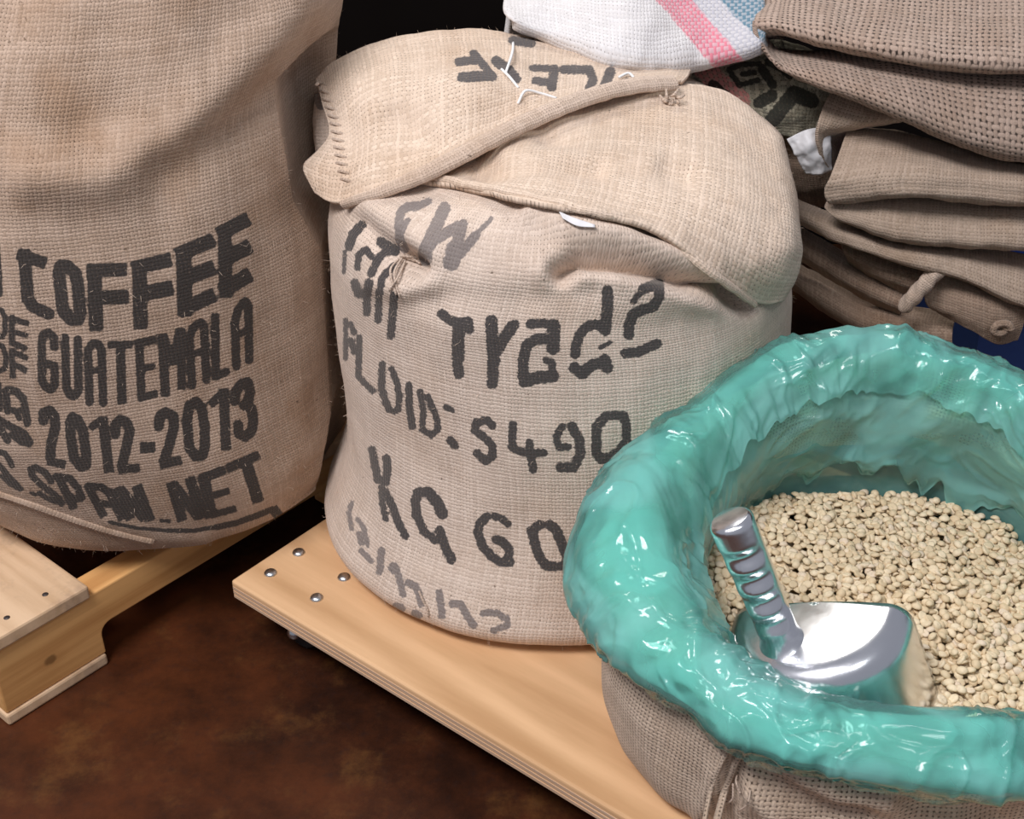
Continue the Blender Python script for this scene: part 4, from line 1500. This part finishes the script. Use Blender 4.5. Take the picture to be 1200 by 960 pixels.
darkS = thing('printed_sack', tuple(P(880, 110, 1.47)), 'dark green printed woven sack with a pink stripe peeking out below the white one', 'sack')
sheet('cloth', [row([(770, 66, 1.50), (850, 58, 1.50), (915, 48, 1.50), (975, 70, 1.50)]),
                row([(790, 88, 1.47), (855, 88, 1.465), (922, 88, 1.46), (985, 100, 1.46)]),
                row([(805, 112, 1.455), (862, 116, 1.45), (925, 128, 1.44), (980, 130, 1.45)]),
                row([(830, 140, 1.46), (880, 150, 1.455), (930, 160, 1.45), (965, 160, 1.46)])], 90, 120, M_dark, darkS, .006, 20,
      strokes=[(5, [(890, 76), (868, 77), (854, 83), (866, 100), (888, 95)]), (5, [(870, 88), (884, 86)]), (9, [(893, 82), (905, 100)]), (8, [(900, 74), (915, 80), (925, 90)]),
               (16, [(905, 140), (930, 110), (950, 118)]), (12, [(890, 120), (905, 112)]), (10, [(835, 100), (850, 112)]), (9, [(800, 90), (815, 80), (830, 72)])],
      extra={'stripe_pink': [(24, [(800, 60), (828, 85), (848, 103), (868, 118)])]})

foldT = thing('folded_sack', tuple(P(1080, 130, 1.45)), 'coarse open-weave burlap sack folded on top of the stack', 'sack')
roll('upper_fold', [
    [(900, -20, 1.52), (892, 5, 1.46), (885, 26, 1.415), (893, 40, 1.43), (915, 44, 1.50)],
    [(922, -50, 1.56), (915, -5, 1.46), (908, 26, 1.40), (915, 38, 1.412), (930, 38, 1.50)],
    [(950, -70, 1.60), (945, -10, 1.46), (942, 32, 1.39), (952, 48, 1.40), (965, 45, 1.50)],
    [(1020, -90, 1.63), (1020, -5, 1.46), (1008, 46, 1.375), (1012, 63, 1.388), (1020, 58, 1.5)],
    [(1100, -90, 1.63), (1100, 0, 1.46), (1098, 60, 1.362), (1098, 78, 1.378), (1100, 72, 1.5)],
    [(1180, -90, 1.63), (1180, 0, 1.46), (1180, 66, 1.36), (1180, 84, 1.375), (1180, 78, 1.5)],
    [(1260, -90, 1.63), (1260, 5, 1.46), (1260, 68, 1.36), (1260, 86, 1.375), (1260, 80, 1.5)]], M_coarse, foldT, 80, 200, amp=.005, freq=16, thick=.005)
roll('lower_fold', [
    [(884, 24, 1.415), (886, 44, 1.40), (897, 62, 1.395), (916, 80, 1.40), (930, 80, 1.48)],
    [(908, 56, 1.48), (908, 63, 1.425), (916, 74, 1.395), (936, 92, 1.39), (950, 88, 1.47)],
    [(950, 60, 1.48), (950, 70, 1.415), (956, 86, 1.375), (968, 104, 1.375), (985, 100, 1.46)],
    [(1020, 56, 1.47), (1030, 82, 1.39), (1040, 112, 1.35), (1050, 136, 1.362), (1060, 130, 1.46)],
    [(1100, 62, 1.47), (1108, 96, 1.38), (1114, 140, 1.338), (1122, 168, 1.352), (1130, 160, 1.46)],
    [(1180, 70, 1.47), (1180, 106, 1.375), (1180, 156, 1.333), (1180, 184, 1.347), (1180, 176, 1.46)],
    [(1260, 74, 1.47), (1260, 110, 1.375), (1260, 165, 1.333), (1260, 194, 1.347), (1260, 185, 1.46)]], M_coarse, foldT, 80, 200, amp=.004, freq=18, thick=.005, seed=4)

foldM = thing('folded_sack', tuple(P(1090, 230, 1.44)), 'smooth grey-beige burlap sack folded in the middle of the stack', 'sack')
roll('upper_fold', [
    [(1000, 150, 1.50), (992, 156, 1.43), (976, 200, 1.375), (966, 224, 1.372), (975, 238, 1.385), (992, 234, 1.46)],
    [(1060, 158, 1.50), (1060, 160, 1.43), (1056, 192, 1.365), (1050, 216, 1.352), (1055, 229, 1.365), (1060, 225, 1.46)],
    [(1130, 178, 1.50), (1130, 178, 1.42), (1130, 200, 1.36), (1130, 220, 1.348), (1130, 234, 1.36), (1130, 230, 1.46)],
    [(1260, 200, 1.50), (1260, 200, 1.42), (1260, 210, 1.36), (1260, 230, 1.348), (1260, 243, 1.36), (1260, 240, 1.46)]], M_medium, foldM, 80, 170, amp=.004, freq=18)
roll('lower_fold', [
    [(976, 232, 1.43), (968, 238, 1.395), (968, 246, 1.385), (985, 258, 1.39), (1000, 252, 1.46)],
    [(1050, 220, 1.44), (1048, 240, 1.39), (1045, 264, 1.37), (1055, 281, 1.38), (1060, 275, 1.46)],
    [(1130, 228, 1.44), (1130, 247, 1.39), (1130, 272, 1.365), (1130, 288, 1.372), (1130, 280, 1.46)],
    [(1260, 235, 1.44), (1260, 252, 1.385), (1260, 275, 1.36), (1260, 293, 1.37), (1260, 285, 1.46)]], M_medium, foldM, 60, 150, amp=.004, freq=20, seed=3)
sheet('side_loop', [row([(978, 100, 1.46), (1010, 116, 1.43), (1055, 136, 1.42)]), row([(962, 132, 1.415), (1000, 142, 1.405), (1055, 142, 1.405)]),
                    row([(957, 160, 1.405), (972, 160, 1.43), (1000, 152, 1.46)]), row([(964, 186, 1.415), (980, 180, 1.46), (1000, 165, 1.50)]), row([(972, 200, 1.43), (985, 195, 1.48), (1000, 180, 1.52)])],
      70, 60, M_medium, foldM, .002, 25)

foldL = thing('folded_sack', tuple(P(1100, 310, 1.44)), 'brown burlap sack with a rolled edge low in the stack', 'sack')
roll('rolled_edge', [
    [(905, 222, 1.52), (908, 234, 1.495), (914, 246, 1.49), (922, 254, 1.50), (930, 250, 1.54)],
    [(972, 250, 1.45), (964, 260, 1.415), (968, 272, 1.405), (980, 281, 1.41), (995, 275, 1.47)],
    [(1050, 280, 1.44), (1046, 288, 1.395), (1050, 298, 1.383), (1060, 308, 1.39), (1065, 300, 1.46)],
    [(1120, 286, 1.44), (1120, 300, 1.39), (1120, 314, 1.372), (1125, 326, 1.378), (1130, 318, 1.46)],
    [(1190, 296, 1.44), (1190, 322, 1.38), (1190, 342, 1.365), (1192, 356, 1.372), (1195, 348, 1.46)],
    [(1260, 310, 1.44), (1260, 340, 1.38), (1260, 362, 1.36), (1260, 376, 1.37), (1260, 366, 1.46)]], M_medium, foldL, 50, 150, amp=.003, freq=22, seed=6)
roll('hanging_end', [
    [(1090, 295, 1.45), (1086, 325, 1.41), (1084, 352, 1.402), (1100, 366, 1.41)],
    [(1130, 312, 1.45), (1130, 340, 1.395), (1130, 368, 1.385), (1135, 384, 1.392)],
    [(1170, 330, 1.45), (1170, 352, 1.39), (1172, 380, 1.38), (1168, 402, 1.388)],
    [(1215, 350, 1.45), (1207, 362, 1.395), (1200, 376, 1.388), (1192, 398, 1.395)]], M_brown, foldL, 60, 90, amp=.003, freq=24, seed=8)
c0 = P(1172, 384, 1.372)
tube('corner_knot', [c0 + np.array([.012 * math.cos(a) * (1 - a / 14), .002 * a / 3 - .006, .010 * math.sin(a) * (1 - a / 14)]) for a in np.linspace(0, 9, 14)], .0048, M_brown, foldL, 8, 60)

foldB = thing('folded_sack', tuple(P(1010, 330, 1.46)), 'brown burlap sack with sloping hems at the bottom of the stack', 'sack')
for nm, st, sd in (('upper_hem', [[(905, 252, 1.53), (908, 266, 1.50), (912, 280, 1.495), (916, 290, 1.52)], [(965, 283, 1.50), (962, 297, 1.47), (962, 312, 1.465), (966, 322, 1.49)],
                                  [(1010, 308, 1.48), (1006, 323, 1.45), (1006, 338, 1.445), (1010, 348, 1.47)], [(1064, 336, 1.46), (1057, 348, 1.43), (1053, 360, 1.425), (1056, 370, 1.45)]], 1),
                   ('inner_fold', [[(985, 280, 1.47), (988, 292, 1.45), (992, 300, 1.45), (996, 308, 1.47)], [(1030, 296, 1.46), (1028, 310, 1.43), (1030, 322, 1.425), (1036, 332, 1.45)],
                                   [(1090, 308, 1.45), (1082, 324, 1.415), (1076, 338, 1.41), (1074, 350, 1.43)]], 2),
                   ('lower_hem', [[(900, 290, 1.55), (903, 303, 1.52), (908, 318, 1.515), (914, 327, 1.54)], [(960, 322, 1.51), (958, 338, 1.48), (960, 355, 1.475), (966, 365, 1.50)],
                                  [(1015, 350, 1.48), (1012, 368, 1.45), (1016, 386, 1.445), (1024, 397, 1.47)], [(1070, 360, 1.46), (1066, 380, 1.43), (1070, 398, 1.425), (1078, 410, 1.45)],
                                  [(1122, 368, 1.45), (1116, 386, 1.42), (1116, 402, 1.415), (1120, 416, 1.44)]], 3)):
    roll(nm, st, M_brown, foldB, 40, 110, amp=.003, freq=24, seed=sd)
def rope(name, pts, rad, mat, parent, m=90, n=18, strands=3, turns=5):
    c = spline(pts, m)
    t = np.gradient(c, axis=0)
    t /= np.linalg.norm(t, axis=1)[:, None]
    a = np.cross(t, [.3, .2, .93])
    a /= np.linalg.norm(a, axis=1)[:, None]
    b = np.cross(t, a)
    th = np.linspace(0, 2 * math.pi, n + 1)
    k = np.linspace(0, 1, m)
    R = rad * (.80 + .24 * np.abs(np.cos(strands / 2 * (th[None] + 2 * math.pi * turns / strands * k[:, None])))) * np.sqrt(np.clip(1.02 - (2 * k - 1) ** 8, .02, 1))[:, None]
    G = c[:, None] + R[..., None] * (np.cos(th)[None, :, None] * a[:, None] + np.sin(th)[None, :, None] * b[:, None])
    G = G + fbm(G * 120, 2)[..., None] * .0006
    return grid_obj(name, G, mat, parent)


rope('rope_hem', [P(1112, 304, 1.385), P(1094, 322, 1.382), P(1074, 344, 1.388), P(1056, 364, 1.40)], .0105, M_rope, foldB)

# plastic tag poking out of the stack
tg = thing('plastic_tag', tuple(P(945, 180, 1.43)), 'crumpled whitish plastic tag sticking out beside the stack', 'tag')
sheet('film', [row([(922, 163, 1.425), (945, 152, 1.42), (972, 148, 1.43)]), row([(932, 182, 1.42), (950, 175, 1.41), (975, 172, 1.42)]), row([(944, 204, 1.425), (960, 205, 1.42), (975, 200, 1.43)])],
      30, 30, M_label, tg, .004, 60, .0008)
# brown sack end hanging between the stacks
backS = thing('brown_sack', tuple(P(950, 160, 1.5)), 'brown burlap sack end hanging in the gap behind the plastic tag', 'sack')
sheet('cloth', [row([(900, 120, 1.52), (940, 128, 1.50), (985, 96, 1.50)]), row([(905, 165, 1.50), (940, 165, 1.48), (990, 150, 1.49)]), row([(910, 205, 1.51), (945, 212, 1.495), (995, 205, 1.50)]),
                row([(915, 232, 1.54), (950, 240, 1.53), (1000, 245, 1.53)])], 60, 60, M_brown, backS, .005, 20)

# blue tub that carries the stack
TX, TY = .85, 1.66
tub = thing('blue_tub', (TX, TY, 0), 'blue plastic tub under the stack of folded sacks', 'tub')
tv, tf = [], []
for z, w, d_ in ((.0, .19, .15), (.275, .215, .170), (.275, .225, .18), (.290, .225, .18), (.290, .20, .155), (.02, .18, .13)):
    tv += [(TX - w, TY - d_, z), (TX + w, TY - d_, z), (TX + w, TY + d_, z), (TX - w, TY + d_, z)]
for k in range(5):
    for j in range(4):
        tf.append((4 * k + j, 4 * k + (j + 1) % 4, 4 * k + 4 + (j + 1) % 4, 4 * k + 4 + j))
tf += [(3, 2, 1, 0), (20, 21, 22, 23)]
tb = mesh_obj('tub_shell', tv, tf, M_blue, tub, False)

# stray fibres on the cloth that stands against the dark
fuzz(GA, 9000, sackA, 1)
fuzz(GB, 7000, sackB, 2)
fuzz(GF1, 3500, sackB, 3)
fuzz(GF2, 3500, sackB, 4)
